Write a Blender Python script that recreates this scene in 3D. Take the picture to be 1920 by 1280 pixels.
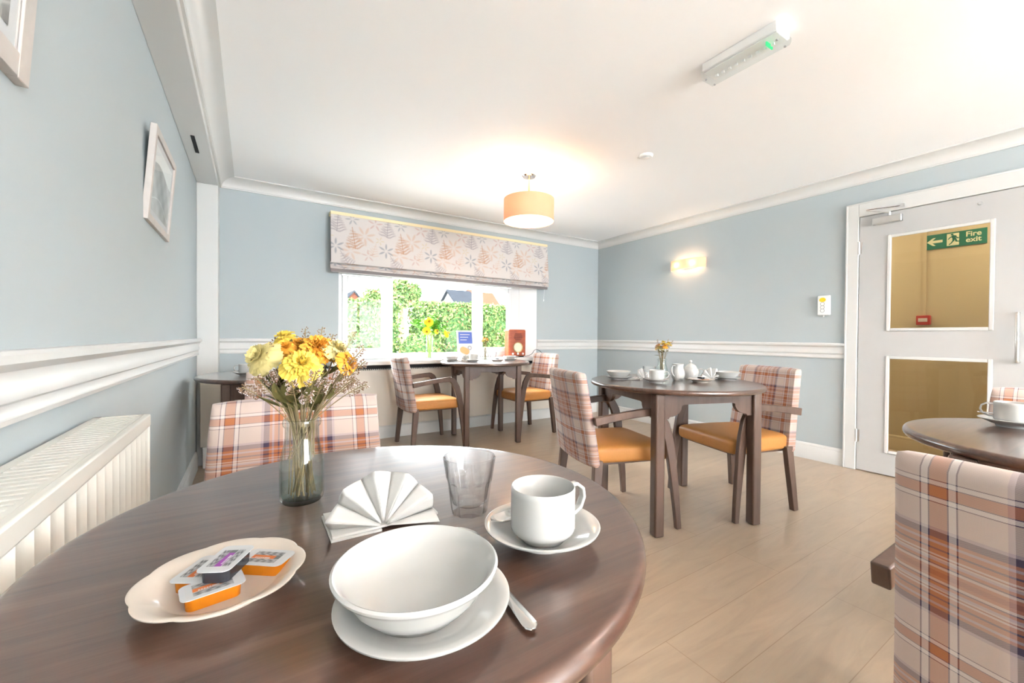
import bpy, math, random
import numpy as np
from mathutils import Vector, Matrix
for o in list(bpy.data.objects): bpy.data.objects.remove(o)
S = bpy.context.scene; COL = S.collection
PI = math.pi; R = math.radians

# ------------------------------------------------------------------ camera
F = Vector((math.sin(.564899)*math.cos(-.0107741), math.cos(.564899)*math.cos(-.0107741), math.sin(-.0107741)))
r0 = Vector((math.cos(.564899), -math.sin(.564899), 0)); u0 = r0.cross(F)
cr, sr = math.cos(.00739346), math.sin(.00739346)
RV = r0*cr + u0*sr; UV = u0*cr - r0*sr
cd = bpy.data.cameras.new('camera'); cam = bpy.data.objects.new('camera', cd); COL.objects.link(cam)
cam.matrix_world = Matrix(((RV.x, UV.x, -F.x, 0), (RV.y, UV.y, -F.y, 0), (RV.z, UV.z, -F.z, 1.03), (0, 0, 0, 1)))
cd.sensor_width = 36; cd.lens = 770.715*36/1920; cd.clip_start = .02; cd.clip_end = 200
S.camera = cam

# ------------------------------------------------------------------ world, daylight, added fill, exposure
W = bpy.data.worlds.new('sky'); S.world = W; W.use_nodes = True
bg = W.node_tree.nodes['Background']
bg.inputs[0].default_value = (.87, .945, 1, 1); bg.inputs[1].default_value = 3.7
S.view_settings.view_transform = 'Standard'; S.view_settings.look = 'None'
S.view_settings.exposure = 2.54; S.view_settings.gamma = 1; S.view_settings.use_curve_mapping = False

def area(name, loc, target, sx, sy, power, color=(1, 1, 1), portal=False):
    l = bpy.data.lights.new(name, 'AREA'); l.shape = 'RECTANGLE'; l.size = sx; l.size_y = sy
    l.energy = power; l.color = color
    if portal: l.cycles.is_portal = True
    o = bpy.data.objects.new(name, l); COL.objects.link(o); o.location = loc
    o.rotation_euler = (Vector(target)-Vector(loc)).to_track_quat('-Z', 'Z').to_euler()
    return o
area('rear_window_fill', (2.3, -5.05, 1.38), (1.6, 0, 3.6), 3.2, 1.55, 35, (.96, .985, 1))  # area lamp added outside the unseen rear window, aimed up as fill
area('window_portal', (1.8, 4.5, 1.25), (1.8, 0, 1.25), 2.3, 1.0, 1, portal=True)

sun = bpy.data.lights.new('hazy_sun', 'SUN'); sun.energy = 4; sun.angle = R(20); sun.color = (1, .96, .90)
so = bpy.data.objects.new('hazy_sun', sun); COL.objects.link(so); so.rotation_euler = Vector((.22, -1, -.85)).to_track_quat('-Z', 'Y').to_euler()

def point(name, loc, power, color, rad=.03):
    l = bpy.data.lights.new(name, 'POINT'); l.energy = power; l.color = color; l.shadow_soft_size = rad
    o = bpy.data.objects.new(name, l); COL.objects.link(o); o.location = loc; return o

# ------------------------------------------------------------------ materials
def nt(name):
    m = bpy.data.materials.new(name); m.use_nodes = True
    return m, m.node_tree, m.node_tree.nodes['Principled BSDF']
def mat(name, col, rough=.5, metal=0, spec=.5, bump=0, bscale=40, var=0, coat=0, trans=0, ior=1.45, sub=0):
    m, t, b = nt(name)
    b.inputs['Base Color'].default_value = (*col, 1); b.inputs['Roughness'].default_value = rough
    b.inputs['Metallic'].default_value = metal; b.inputs['Specular IOR Level'].default_value = spec
    b.inputs['Coat Weight'].default_value = coat; b.inputs['Transmission Weight'].default_value = trans
    b.inputs['IOR'].default_value = ior
    if sub: b.inputs['Subsurface Weight'].default_value = sub; b.inputs['Subsurface Scale'].default_value = .01
    if bump or var:
        tc = t.nodes.new('ShaderNodeTexCoord'); n = t.nodes.new('ShaderNodeTexNoise')
        n.inputs['Scale'].default_value = bscale; n.inputs['Detail'].default_value = 4
        t.links.new(tc.outputs['Object'], n.inputs['Vector'])
        if bump:
            bp = t.nodes.new('ShaderNodeBump'); bp.inputs['Strength'].default_value = bump; bp.inputs['Distance'].default_value = .01
            t.links.new(n.outputs['Fac'], bp.inputs['Height']); t.links.new(bp.outputs['Normal'], b.inputs['Normal'])
        if var:
            mx = t.nodes.new('ShaderNodeMix'); mx.data_type = 'RGBA'
            mx.inputs[6].default_value = (*[c*(1-var) for c in col], 1); mx.inputs[7].default_value = (*[min(1, c*(1+var)) for c in col], 1)
            t.links.new(n.outputs['Fac'], mx.inputs[0]); t.links.new(mx.outputs[2], b.inputs['Base Color'])
    return m
def glassmat(name, tint=(1, 1, 1), rough=0, ior=1.47):
    m, t, b = nt(name); b.inputs['Base Color'].default_value = (*tint, 1)
    b.inputs['Transmission Weight'].default_value = 1; b.inputs['Roughness'].default_value = rough; b.inputs['IOR'].default_value = ior
    # clear glass lets daylight through instead of casting a solid shadow
    tr = t.nodes.new('ShaderNodeBsdfTransparent'); tr.inputs[0].default_value = (*[c*.97 for c in tint], 1)
    fr = t.nodes.new('ShaderNodeMixShader'); fr.inputs[0].default_value = .6
    t.links.new(b.outputs[0], fr.inputs[1]); t.links.new(tr.outputs[0], fr.inputs[2])
    t.links.new(fr.outputs[0], t.nodes['Material Output'].inputs[0]); return m
def panemat(name, tint=(1, 1, 1), k=1.0):
    m = bpy.data.materials.new(name); m.use_nodes = True; t = m.node_tree; t.nodes.clear()
    o = t.nodes.new('ShaderNodeOutputMaterial'); mx = t.nodes.new('ShaderNodeMixShader')
    a = t.nodes.new('ShaderNodeBsdfTransparent'); a.inputs[0].default_value = (*tint, 1)
    g = t.nodes.new('ShaderNodeBsdfGlossy'); g.inputs['Roughness'].default_value = .02
    fc = t.nodes.new('ShaderNodeLayerWeight'); fc.inputs[0].default_value = .5
    pw = t.nodes.new('ShaderNodeMath'); pw.operation = 'POWER'; t.links.new(fc.outputs['Facing'], pw.inputs[0]); pw.inputs[1].default_value = 5
    lw = t.nodes.new('ShaderNodeMath'); lw.operation = 'MULTIPLY_ADD'; t.links.new(pw.outputs[0], lw.inputs[0]); lw.inputs[1].default_value = .7*k; lw.inputs[2].default_value = .035*k
    t.links.new(lw.outputs[0], mx.inputs[0]); t.links.new(a.outputs[0], mx.inputs[1]); t.links.new(g.outputs[0], mx.inputs[2])
    t.links.new(mx.outputs[0], o.inputs[0]); return m
def thinglass(name, c0, c1, k=.5):
    # thin walled clear glass: outlines darken and reflect towards grazing angles
    m = bpy.data.materials.new(name); m.use_nodes = True; t = m.node_tree; t.nodes.clear(); N = t.nodes.new; L = t.links
    o = N('ShaderNodeOutputMaterial'); mx = N('ShaderNodeMixShader'); a = N('ShaderNodeBsdfTransparent'); g = N('ShaderNodeBsdfGlossy'); g.inputs['Roughness'].default_value = .03
    fc = N('ShaderNodeLayerWeight'); fc.inputs[0].default_value = .5
    p3 = N('ShaderNodeMath'); p3.operation = 'POWER'; L.new(fc.outputs['Facing'], p3.inputs[0]); p3.inputs[1].default_value = 3
    cm = N('ShaderNodeMix'); cm.data_type = 'RGBA'; cm.inputs[6].default_value = (*c0, 1); cm.inputs[7].default_value = (*c1, 1); L.new(p3.outputs[0], cm.inputs[0]); L.new(cm.outputs[2], a.inputs[0])
    p5 = N('ShaderNodeMath'); p5.operation = 'POWER'; L.new(fc.outputs['Facing'], p5.inputs[0]); p5.inputs[1].default_value = 5
    ma = N('ShaderNodeMath'); ma.operation = 'MULTIPLY_ADD'; L.new(p5.outputs[0], ma.inputs[0]); ma.inputs[1].default_value = k; ma.inputs[2].default_value = .045
    L.new(ma.outputs[0], mx.inputs[0]); L.new(a.outputs[0], mx.inputs[1]); L.new(g.outputs[0], mx.inputs[2]); L.new(mx.outputs[0], o.inputs[0]); return m
def emit(name, col, s):
    m = bpy.data.materials.new(name); m.use_nodes = True; t = m.node_tree; t.nodes.clear()
    o = t.nodes.new('ShaderNodeOutputMaterial'); e = t.nodes.new('ShaderNodeEmission')
    e.inputs[0].default_value = (*col, 1); e.inputs[1].default_value = s; t.links.new(e.outputs[0], o.inputs[0]); return m
def shademat(name, col, ts):
    m, t, b = nt(name); b.inputs['Base Color'].default_value = (*col, 1); b.inputs['Roughness'].default_value = .8
    tr = t.nodes.new('ShaderNodeBsdfTranslucent'); tr.inputs[0].default_value = (*ts, 1)
    mx = t.nodes.new('ShaderNodeMixShader'); mx.inputs[0].default_value = .3
    t.links.new(b.outputs[0], mx.inputs[1]); t.links.new(tr.outputs[0], mx.inputs[2]); t.links.new(mx.outputs[0], t.nodes['Material Output'].inputs[0])
    return m
def vcolmat(name, rough=.8, spec=.3):
    m, t, b = nt(name); a = t.nodes.new('ShaderNodeVertexColor'); a.layer_name = 'Col'
    t.links.new(a.outputs[0], b.inputs['Base Color']); b.inputs['Roughness'].default_value = rough; b.inputs['Specular IOR Level'].default_value = spec
    return m

def woodmat(name, c1, c2, c3, rough=.35, scale=(2.2, 26, 26), coat=.0, spec=.5, axis=None):
    m, t, b = nt(name); L = t.links
    tc = t.nodes.new('ShaderNodeTexCoord'); mp = t.nodes.new('ShaderNodeMapping'); mp.inputs['Scale'].default_value = scale
    if axis: mp.inputs['Rotation'].default_value = axis
    n = t.nodes.new('ShaderNodeTexNoise'); n.inputs['Scale'].default_value = 1; n.inputs['Detail'].default_value = 8; n.inputs['Roughness'].default_value = .62; n.inputs['Distortion'].default_value = .6
    rp = t.nodes.new('ShaderNodeValToRGB'); e = rp.color_ramp.elements
    e[0].position = .28; e[0].color = (*c1, 1); e[1].position = .75; e[1].color = (*c3, 1)
    k = e.new(.5); k.color = (*c2, 1)
    L.new(tc.outputs['Object'], mp.inputs['Vector']); L.new(mp.outputs[0], n.inputs['Vector']); L.new(n.outputs['Fac'], rp.inputs[0])
    L.new(rp.outputs[0], b.inputs['Base Color']); b.inputs['Roughness'].default_value = rough
    b.inputs['Coat Weight'].default_value = coat; b.inputs['Coat Roughness'].default_value = .13; b.inputs['Specular IOR Level'].default_value = spec
    bp = t.nodes.new('ShaderNodeBump'); bp.inputs['Strength'].default_value = .12; bp.inputs['Distance'].default_value = .003
    L.new(n.outputs['Fac'], bp.inputs['Height']); L.new(bp.outputs[0], b.inputs['Normal'])
    return m

def floormat():
    m, t, b = nt('vinyl_plank'); L = t.links; N = t.nodes.new
    tc = N('ShaderNodeTexCoord'); mp = N('ShaderNodeMapping'); mp.inputs['Location'].default_value = (.05, -.087, 0)
    L.new(tc.outputs['Object'], mp.inputs['Vector'])
    br = N('ShaderNodeTexBrick'); br.offset = .37; br.inputs['Scale'].default_value = 1
    br.inputs['Brick Width'].default_value = 1.24; br.inputs['Row Height'].default_value = .2; br.inputs['Mortar Size'].default_value = .0013
    br.inputs['Mortar Smooth'].default_value = .3
    br.inputs['Color1'].default_value = (.455, .34, .238, 1); br.inputs['Color2'].default_value = (.43, .325, .225, 1); br.inputs['Mortar'].default_value = (.30, .20, .12, 1)
    L.new(mp.outputs[0], br.inputs['Vector'])
    mp2 = N('ShaderNodeMapping'); mp2.inputs['Scale'].default_value = (1.6, 9, 1); L.new(tc.outputs['Object'], mp2.inputs['Vector'])
    n = N('ShaderNodeTexNoise'); n.inputs['Scale'].default_value = 1.6; n.inputs['Detail'].default_value = 8; n.inputs['Roughness'].default_value = .6; n.inputs['Distortion'].default_value = 1.3
    L.new(mp2.outputs[0], n.inputs['Vector'])
    rp = N('ShaderNodeValToRGB'); e = rp.color_ramp.elements; e[0].position = .3; e[0].color = (.80, .79, .78, 1); e[1].position = .68; e[1].color = (1.0, 1.0, 1.0, 1)
    L.new(n.outputs['Fac'], rp.inputs[0])
    mx = N('ShaderNodeMix'); mx.data_type = 'RGBA'; mx.blend_type = 'MULTIPLY'; mx.inputs[0].default_value = 1
    L.new(br.outputs['Color'], mx.inputs[6]); L.new(rp.outputs[0], mx.inputs[7]); L.new(mx.outputs[2], b.inputs['Base Color'])
    b.inputs['Roughness'].default_value = .34; b.inputs['Specular IOR Level'].default_value = .6; b.inputs['Coat Weight'].default_value = .4; b.inputs['Coat Roughness'].default_value = .3
    bp = N('ShaderNodeBump'); bp.inputs['Strength'].default_value = .05; bp.inputs['Distance'].default_value = .004
    L.new(n.outputs['Fac'], bp.inputs['Height']); L.new(bp.outputs[0], b.inputs['Normal'])
    return m

def plaidmat():
    m, t, b = nt('plaid_wool'); L = t.links; N = t.nodes.new
    uv = N('ShaderNodeUVMap'); uv.uv_map = 'UVMap'; sp = N('ShaderNodeSeparateXYZ'); L.new(uv.outputs[0], sp.inputs[0])
    def math_(op, a, bb=None):
        n = N('ShaderNodeMath'); n.operation = op
        for i, q in enumerate((a, bb)):
            if q is None: continue
            if isinstance(q, (int, float)): n.inputs[i].default_value = q
            else: L.new(q, n.inputs[i])
        return n.outputs[0]
    cream = (.48, .385, .34); nav = (.05, .035, .065); org = (.35, .125, .05); rust = (.25, .07, .025); lil = (.34, .27, .29); pale = (.57, .51, .485)
    st = [(0, rust), (.03, org), (.07, cream), (.10, nav), (.115, org), (.15, lil), (.18, cream), (.20, rust), (.215, cream), (.24, org), (.29, nav), (.315, org), (.37, lil), (.40, org), (.44, nav), (.52, lil), (.56, cream), (.86, nav), (.872, pale), (.925, nav), (.936, org), (1, org)]
    def stripes(src, off, P):
        x = math_('ADD', src, off + P*100.5)
        x = math_('MODULO', x, P); x = math_('SUBTRACT', x, P/2); x = math_('ABSOLUTE', x); x = math_('DIVIDE', x, P/2)
        rp = N('ShaderNodeValToRGB'); rp.color_ramp.interpolation = 'CONSTANT'; e = rp.color_ramp.elements
        e[0].position = 0; e[0].color = (*st[0][1], 1); e[1].position = .9999; e[1].color = (*org, 1)
        for p, c in st[1:-1]:
            k = e.new(p); k.color = (*c, 1)
        L.new(x, rp.inputs[0]); return rp.outputs[0]
    wa = stripes(sp.outputs[0], .008, .324); we = stripes(sp.outputs[1], -.6675, .265)
    # twill: threads alternate between warp and weft on the diagonal
    d = math_('ADD', math_('MULTIPLY', sp.outputs[0], 900), math_('MULTIPLY', sp.outputs[1], 1300))
    d = math_('PINGPONG', d, 1.0); d = math_('ADD', math_('MULTIPLY', d, .5), .25)
    mx = N('ShaderNodeMix'); mx.data_type = 'RGBA'; L.new(d, mx.inputs[0]); L.new(wa, mx.inputs[6]); L.new(we, mx.inputs[7])
    L.new(mx.outputs[2], b.inputs['Base Color']); b.inputs['Roughness'].default_value = .95; b.inputs['Specular IOR Level'].default_value = .15
    b.inputs['Sheen Weight'].default_value = .25
    bp = N('ShaderNodeBump'); bp.inputs['Strength'].default_value = .25; bp.inputs['Distance'].default_value = .0008
    L.new(d, bp.inputs['Height']); L.new(bp.outputs[0], b.inputs['Normal'])
    return m

M = dict(
    wall=mat('blue_grey_paint', (.425, .475, .492), .75, bump=.03, bscale=260),
    ceil=mat('ceiling_paint', (.92, .93, .935), .85),
    trim=mat('white_gloss_paint', (.64, .64, .625), .35),
    beige=mat('beige_cover_paint', (.66, .60, .52), .5),
    floor=floormat(), plaid=plaidmat(),
    table=woodmat('dark_stained_top', (.034, .015, .009), (.074, .034, .021), (.120, .062, .041), rough=.3, scale=(3.0, 42, 42), coat=.85),
    leg=woodmat('walnut_frame', (.062, .033, .021), (.090, .050, .034), (.125, .074, .051), rough=.4, scale=(22, 22, 2.2)),
    leather=mat('tan_leather', (.44, .19, .045), .5, bump=.06, bscale=60, var=.08),
    ceramic=mat('white_porcelain', (.485, .48, .46), .12, spec=.6), cream=mat('cream_earthenware', (.57, .50, .43), .15, spec=.6),
    steel=mat('stainless_steel', (.72, .71, .70), .18, metal=1), satin=mat('satin_metal', (.66, .66, .65), .35, metal=1),
    paper=mat('white_paper_napkin', (.55, .535, .51), .9, bump=.05, bscale=300),
    glass=thinglass('clear_glass', (.985, .985, .985), (.34, .35, .36), .9), vglass=thinglass('greenish_glass', (.975, .99, .98), (.56, .64, .60)), water=thinglass('water', (.95, .97, .94), (.80, .85, .80), .3),
    pane=panemat('window_glass', k=.3), upvc=mat('white_upvc', (.78, .78, .78), .3), rad=mat('radiator_enamel', (.70, .68, .62), .4),
    black=mat('black_plastic', (.015, .015, .015), .4), dark=mat('gap_shade', (.02, .02, .022), .8), plastic=mat('white_plastic', (.84, .85, .84), .35),  # dark: near-black colour stands in for shade in gaps and slots
    frame=mat('grey_washed_frame', (.52, .48, .45), .6, var=.1, bscale=30),
    orange=mat('orange_marmalade', (.48, .15, .005), .25, sub=.1), blk=mat('blackcurrant_jam', (.02, .02, .025), .15),
    clear=panemat('clear_plastic'), corr=mat('corridor_paint', (.52, .415, .25), .7),
    leaf=mat('olive_leaf', (.15, .135, .04), .7, var=.3), stem=mat('dried_stem', (.24, .18, .09), .8), bud=mat('dried_buds', (.22, .13, .07), .8), floret=mat('pale_florets', (.55, .48, .47), .8),
    yel=mat('yellow_petals', (.72, .52, .08), .7, var=.15, bscale=90), pal=mat('pale_yellow_petals', (.66, .56, .24), .7, var=.1, bscale=90), ora=mat('orange_petals', (.70, .32, .03), .7, var=.2, bscale=90),
    green=mat('fresh_green_leaf', (.16, .42, .04), .6, var=.3), gstem=mat('green_stem', (.35, .60, .12), .6),
    radio=woodmat('red_walnut', (.22, .035, .012), (.33, .065, .02), (.42, .10, .03), rough=.3, scale=(9, 9, 40)), dial=mat('cream_dial', (.66, .62, .48), .3), chrome=mat('chrome', (.8, .8, .8), .08, metal=1),
    red=mat('red_call_point', (.45, .03, .02), .4), sign=mat('sign_green', (.0, .13, .07), .5), signc=mat('sign_cream', (.70, .66, .42), .5),
    yb=mat('yellow_button', (.95, .55, .02), .4), grey=mat('grey_print', (.35, .36, .38), .6), white=mat('white_board', (.58, .60, .61), .7),
)

# ------------------------------------------------------------------ mesh helpers
class MB:
    def __init__(s): s.v = []; s.f = []; s.uv = {}; s.col = None; s.boxes = 0
    def add(s, vs, fs, uvs=None):
        o = len(s.v); s.v += [tuple(p) for p in vs]
        for i, f in enumerate(fs):
            s.f.append(tuple(o+k for k in f))
            if uvs: s.uv[len(s.f)-1] = [uvs[k] for k in f]
        return s
    def box(s, a, b, mtx=None):
        (x0, y0, z0), (x1, y1, z1) = a, b; s.boxes += 1
        vs = [Vector(p) for p in ((x0, y0, z0), (x1, y0, z0), (x1, y1, z0), (x0, y1, z0), (x0, y0, z1), (x1, y0, z1), (x1, y1, z1), (x0, y1, z1))]
        if mtx: vs = [mtx @ p for p in vs]
        return s.add(vs, [(0, 3, 2, 1), (4, 5, 6, 7), (0, 1, 5, 4), (1, 2, 6, 5), (2, 3, 7, 6), (3, 0, 4, 7)])
    def lathe(s, prof, n=48, c=(0, 0, 0), rf=None, mtx=None):
        vs = []; m = len(prof)
        for i in range(n):
            a = 2*PI*i/n
            for (r, z) in prof:
                q = r*(rf(a, r, z) if rf else 1)
                vs.append(Vector((q*math.cos(a), q*math.sin(a), z)))
        if mtx: vs = [mtx @ p for p in vs]
        vs = [p+Vector(c) for p in vs]
        fs = [(i*m+j, ((i+1) % n)*m+j, ((i+1) % n)*m+j+1, i*m+j+1) for i in range(n) for j in range(m-1) if not (prof[j][0] < 1e-7 and prof[j+1][0] < 1e-7)]
        return s.add(vs, fs)
    def tube(s, pts, rad, n=8, cap=True):
        P = [Vector(p) for p in pts]; m = len(P); vs = []
        rr = rad if isinstance(rad, (list, tuple)) else [rad]*m
        up = Vector((0, 0, 1))
        t0 = (P[1]-P[0]).normalized()
        if abs(t0.z) > .9: up = Vector((1, 0, 0))
        for i in range(m):
            t = (P[min(i+1, m-1)]-P[max(i-1, 0)]).normalized(); a = t.cross(up)
            if a.length < 1e-4: a = t.cross(Vector((0, 1, 0)))
            a.normalize(); b = a.cross(t).normalized(); up = b
            for k in range(n):
                w = 2*PI*k/n; vs.append(P[i]+(a*math.cos(w)+b*math.sin(w))*rr[i])
        fs = [(i*n+k, i*n+(k+1) % n, (i+1)*n+(k+1) % n, (i+1)*n+k) for i in range(m-1) for k in range(n)]
        if cap: fs += [tuple(range(n))[::-1], tuple((m-1)*n+k for k in range(n))]
        return s.add(vs, fs)
    def grid(s, fn, nu, nv, uvf=None, wrapu=False):
        vs = [fn(i/nu, j/nv) for i in range(nu+1) for j in range(nv+1)]
        uv = [uvf(i/nu, j/nv) for i in range(nu+1) for j in range(nv+1)] if uvf else None
        fs = [(i*(nv+1)+j, (i+1)*(nv+1)+j, (i+1)*(nv+1)+j+1, i*(nv+1)+j+1) for i in range(nu) for j in range(nv)]
        return s.add(vs, fs, uv)
    def extrude(s, poly, a, b, axes='xz'):
        """poly in the named plane, from a to b along the third axis"""
        def P(p, d):
            return {'xz': (p[0], d, p[1]), 'yz': (d, p[0], p[1]), 'xy': (p[0], p[1], d)}[axes]
        n = len(poly); vs = [P(p, a) for p in poly]+[P(p, b) for p in poly]
        return s.add(vs, [tuple(range(n))[::-1], tuple(range(n, 2*n))]+[(i, (i+1) % n, n+(i+1) % n, n+i) for i in range(n)])
    def build(s, name, m, parent=None, smooth=35, bevel=0, seg=2, loc=None):
        me = bpy.data.meshes.new(name); me.from_pydata([tuple(p) for p in s.v], [], s.f)
        if s.uv:
            ul = me.uv_layers.new(name='UVMap')
            for p in me.polygons:
                u = s.uv.get(p.index)
                if u:
                    for k, li in enumerate(p.loop_indices): ul.data[li].uv = u[k]
        if s.col is not None:
            at = me.color_attributes.new('Col', 'FLOAT_COLOR', 'POINT')
            arr = np.ones((len(me.vertices), 4), np.float32); arr[:len(s.col), :3] = s.col; at.data.foreach_set('color', arr.ravel())
        import bmesh
        bm = bmesh.new(); bm.from_mesh(me)
        if s.col is None and len(s.v) < 60000 and s.boxes < 2: bmesh.ops.remove_doubles(bm, verts=bm.verts, dist=1e-6)
        bmesh.ops.recalc_face_normals(bm, faces=bm.faces); bm.to_mesh(me); bm.free()
        if smooth: me.shade_smooth(); me.set_sharp_from_angle(angle=R(smooth))
        me.materials.append(M[m] if isinstance(m, str) else m)
        o = bpy.data.objects.new(name, me); COL.objects.link(o)
        if parent: o.parent = parent
        if bevel:
            b = o.modifiers.new('bevel', 'BEVEL'); b.width = bevel; b.segments = seg; b.limit_method = 'ANGLE'; b.angle_limit = R(40); b.harden_normals = False
        if loc: o.location = loc
        return o
def thing(name, label, cat, loc=(0, 0, 0), rz=0, group=None):
    o = bpy.data.objects.new(name, None); COL.objects.link(o); o.empty_display_size = .05
    o.location = loc; o.rotation_euler = (0, 0, rz); return tag(o, label, cat, group)
def tag(o, label, cat, group=None):
    o['label'] = label; o['category'] = cat
    if group: o['group'] = group
    return o
def struct(o): o['kind'] = 'structure'; return o
def dup(root, loc, rz, label, group=None):
    def cp(o, par):
        c = o.copy(); COL.objects.link(c)
        if par: c.parent = par
        for ch in list(o.children): cp(ch, c)
        return c
    r = cp(root, None); r.location = loc; r.rotation_euler = (0, 0, rz); r['label'] = label
    if group: r['group'] = group
    return r
def bx(name, a, b, m, parent=None, bevel=0, seg=2): return MB().box(a, b).build(name, m, parent, smooth=35 if bevel else 0, bevel=bevel, seg=seg)
def colgrid(fn, n, m, pos):
    """vertex coloured flat sheet: fn(u,v) arrays -> rgb"""
    u, v = np.meshgrid(np.linspace(0, 1, n), np.linspace(0, 1, m), indexing='ij')
    g = MB(); g.grid(lambda a, b: pos(a, b), n-1, m-1); g.col = np.clip(fn(u, v), 0, 1).reshape(-1, 3); return g

# ------------------------------------------------------------------ the setting
XL, XB, XR, YB, YR, H = -.362, -.224, 4.065, 4.195, -4.8, 2.335
struct(bx('floor', (-.6, -5.0, -.05), (5.4, 4.42, 0), 'floor'))
struct(bx('ceiling', (-.6, -5.0, H), (5.4, 4.42, H+.08), 'ceil'))
struct(bx('wall_left', (XL-.1, YR, 0), (XL, YB, H), 'wall'))
w = MB().box((XL-.1, YB, 0), (.70, 4.42, H)).box((3.02, YB, 0), (XR+.1, 4.42, H)).box((.70, YB, 1.70), (3.02, 4.42, H)).box((.70, YB, 0), (3.02, 4.42, .745))
struct(w.build('wall_back', 'wall', smooth=0))
w = MB().box((XR, 1.30, 0), (XR+.1, YB, H)).box((XR, YR, 0), (XR+.1, .385, H)).box((XR, .385, 2.0), (XR+.1, 1.30, H))
struct(w.build('wall_right', 'wall', smooth=0))
w = MB().box((XL-.1, YR-.1, 0), (.65, YR, H)).box((3.95, YR-.1, 0), (XR+.1, YR, H)).box((.65, YR-.1, 0), (3.95, YR, .55)).box((.65, YR-.1, 2.2), (3.95, YR, H))
struct(w.build('wall_rear', 'wall', smooth=0))
w2 = MB()
for x in (.65, 1.72, 2.80, 3.88): w2.box((x, YR-.08, .55), (x+.07, YR-.02, 2.2))
w2.box((.65, YR-.08, .55), (3.95, YR-.02, .62)).box((.65, YR-.08, 2.13), (3.95, YR-.02, 2.2))
struct(w2.build('window_added', 'upvc', smooth=0))  # unseen window added behind the camera to let in fill light
# boxed beam along the left wall, post in the corner, black slot
struct(bx('trim_1', (XL, YR, 2.215), (XB, YB, H), 'trim', bevel=.004))
struct(bx('trim_2', (XL, 4.02, 0), (XB, YB, 2.215), 'trim', bevel=.004))
def wallrun(name, prof, p0, p1, nrm, m='trim'):
    """extrude profile (distance from wall, z) along wall from p0 to p1 (xy), nrm = into room"""
    g = MB(); n = len(prof); vs = []
    for p in (p0, p1):
        for d, z in prof: vs.append((p[0]+nrm[0]*d, p[1]+nrm[1]*d, z))
    g.add(vs, [tuple(range(n)), tuple(range(n, 2*n))[::-1]]+[(i, (i+1) % n, n+(i+1) % n, n+i) for i in range(n)])
    return struct(g.build(name, m, smooth=40))
cov = [(0, H), (.105, H), (.105, H-.008), (.094, H-.010)]+[(.094-.078*math.sin(a)*1, H-.010-.062*(1-math.cos(a))) for a in [R(q) for q in (15, 30, 45, 60, 75, 90)]]+[(.012, H-.074), (.012, H-.083), (0, H-.083)]
wallrun('trim_3', cov, (XB, YR), (XB, YB), (1, 0)); wallrun('trim_4', cov, (XB, YB), (XR, YB), (0, -1)); wallrun('trim_5', cov, (XR, YB), (XR, YR), (-1, 0))
dad = [(0, .874), (.014, .874), (.016, .884), (.012, .889), (.012, .908), (.020, .914), (.020, .936), (.016, .942), (.018, .965), (.026, .972), (.034, .980), (.034, .994), (.028, 1.001), (0, 1.001)]
wallrun('trim_6', dad, (XL, YR), (XL, 4.02), (1, 0)); wallrun('trim_7', dad, (XB, YB), (.70, YB), (0, -1)); wallrun('trim_8', dad, (3.02, YB), (XR, YB), (0, -1)); wallrun('trim_9', dad, (XR, YB), (XR, 1.364), (-1, 0))
sk = [(0, 0), (.016, 0), (.016, .105), (.012, .112), (.014, .122), (.008, .134), (0, .138)]
wallrun('baseboard_left', sk, (XL, YR), (XL, 3.93), (1, 0)); wallrun('baseboard_back', sk, (.32, YB), (XR, YB), (0, -1)); wallrun('baseboard_right', sk, (XR, YB), (XR, 1.364), (-1, 0)); wallrun('baseboard_corridor', sk, (5.1, 2.6), (5.1, -1), (-1, 0), 'corr')
slot = bx('slot', (-.308, 3.10, 2.211), (-.288, 3.37, 2.217), 'dark'); slot.name = 'vent_slot'
tag(slot, 'narrow black slot in the underside of the boxed beam', 'vent')

# window_1
wn = bpy.data.objects.new('window_1', None); COL.objects.link(wn); wn['kind'] = 'structure'
fr = MB().box((.70, 4.32, .79), (.755, 4.39, 1.70)).box((2.72, 4.32, .79), (2.84, 4.39, 1.70)).box((.755, 4.32, .79), (2.72, 4.39, .85)).box((.755, 4.32, 1.64), (2.72, 4.39, 1.70)).box((1.185, 4.325, .85), (1.255, 4.385, 1.64)).box((2.21, 4.325, .85), (2.275, 4.385, 1.64))
fr.build('window_frame', 'upvc', wn, smooth=35, bevel=.006)
for (a, b, ga, gb) in ((.755, 1.185, .80, 1.14), (2.275, 2.72, 2.315, 2.67)):
    s_ = MB().box((a, 4.30, .85), (ga, 4.36, 1.63)).box((gb, 4.30, .85), (b, 4.36, 1.63)).box((ga, 4.30, .85), (gb, 4.36, .905)).box((ga, 4.30, 1.56), (gb, 4.36, 1.63)).build('sash', 'upvc', wn, bevel=.006)
    bx('pane', (ga-.005, 4.335, .90), (gb+.005, 4.339, 1.565), 'pane', s_)
    hx = gb+.024 if a < 1 else ga-.022
    hd = MB().box((hx-.012, 4.288, 1.16), (hx+.012, 4.30, 1.22)).box((hx-.009, 4.272, 1.18), (hx+.009, 4.288, 1.31)).build('handle', 'plastic', s_, bevel=.004)
bx('pane', (1.25, 4.35, .845), (2.215, 4.354, 1.645), 'pane', wn)
bx('window_sill', (.60, 4.03, .748), (3.10, 4.33, .79), 'trim', wn, bevel=.008, seg=3)
rv = MB().extrude([(3.02, YB), (3.02, 4.39), (2.84, 4.39), (2.84, 4.32)], .79, 1.70, 'xy').build('reveal', 'upvc', wn, smooth=0)
bx('reveal', (.70, YB, .79), (.704, 4.32, 1.70), 'upvc', wn); bx('reveal', (.70, YB, 1.696), (3.02, 4.32, 1.70), 'upvc', wn)

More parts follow.
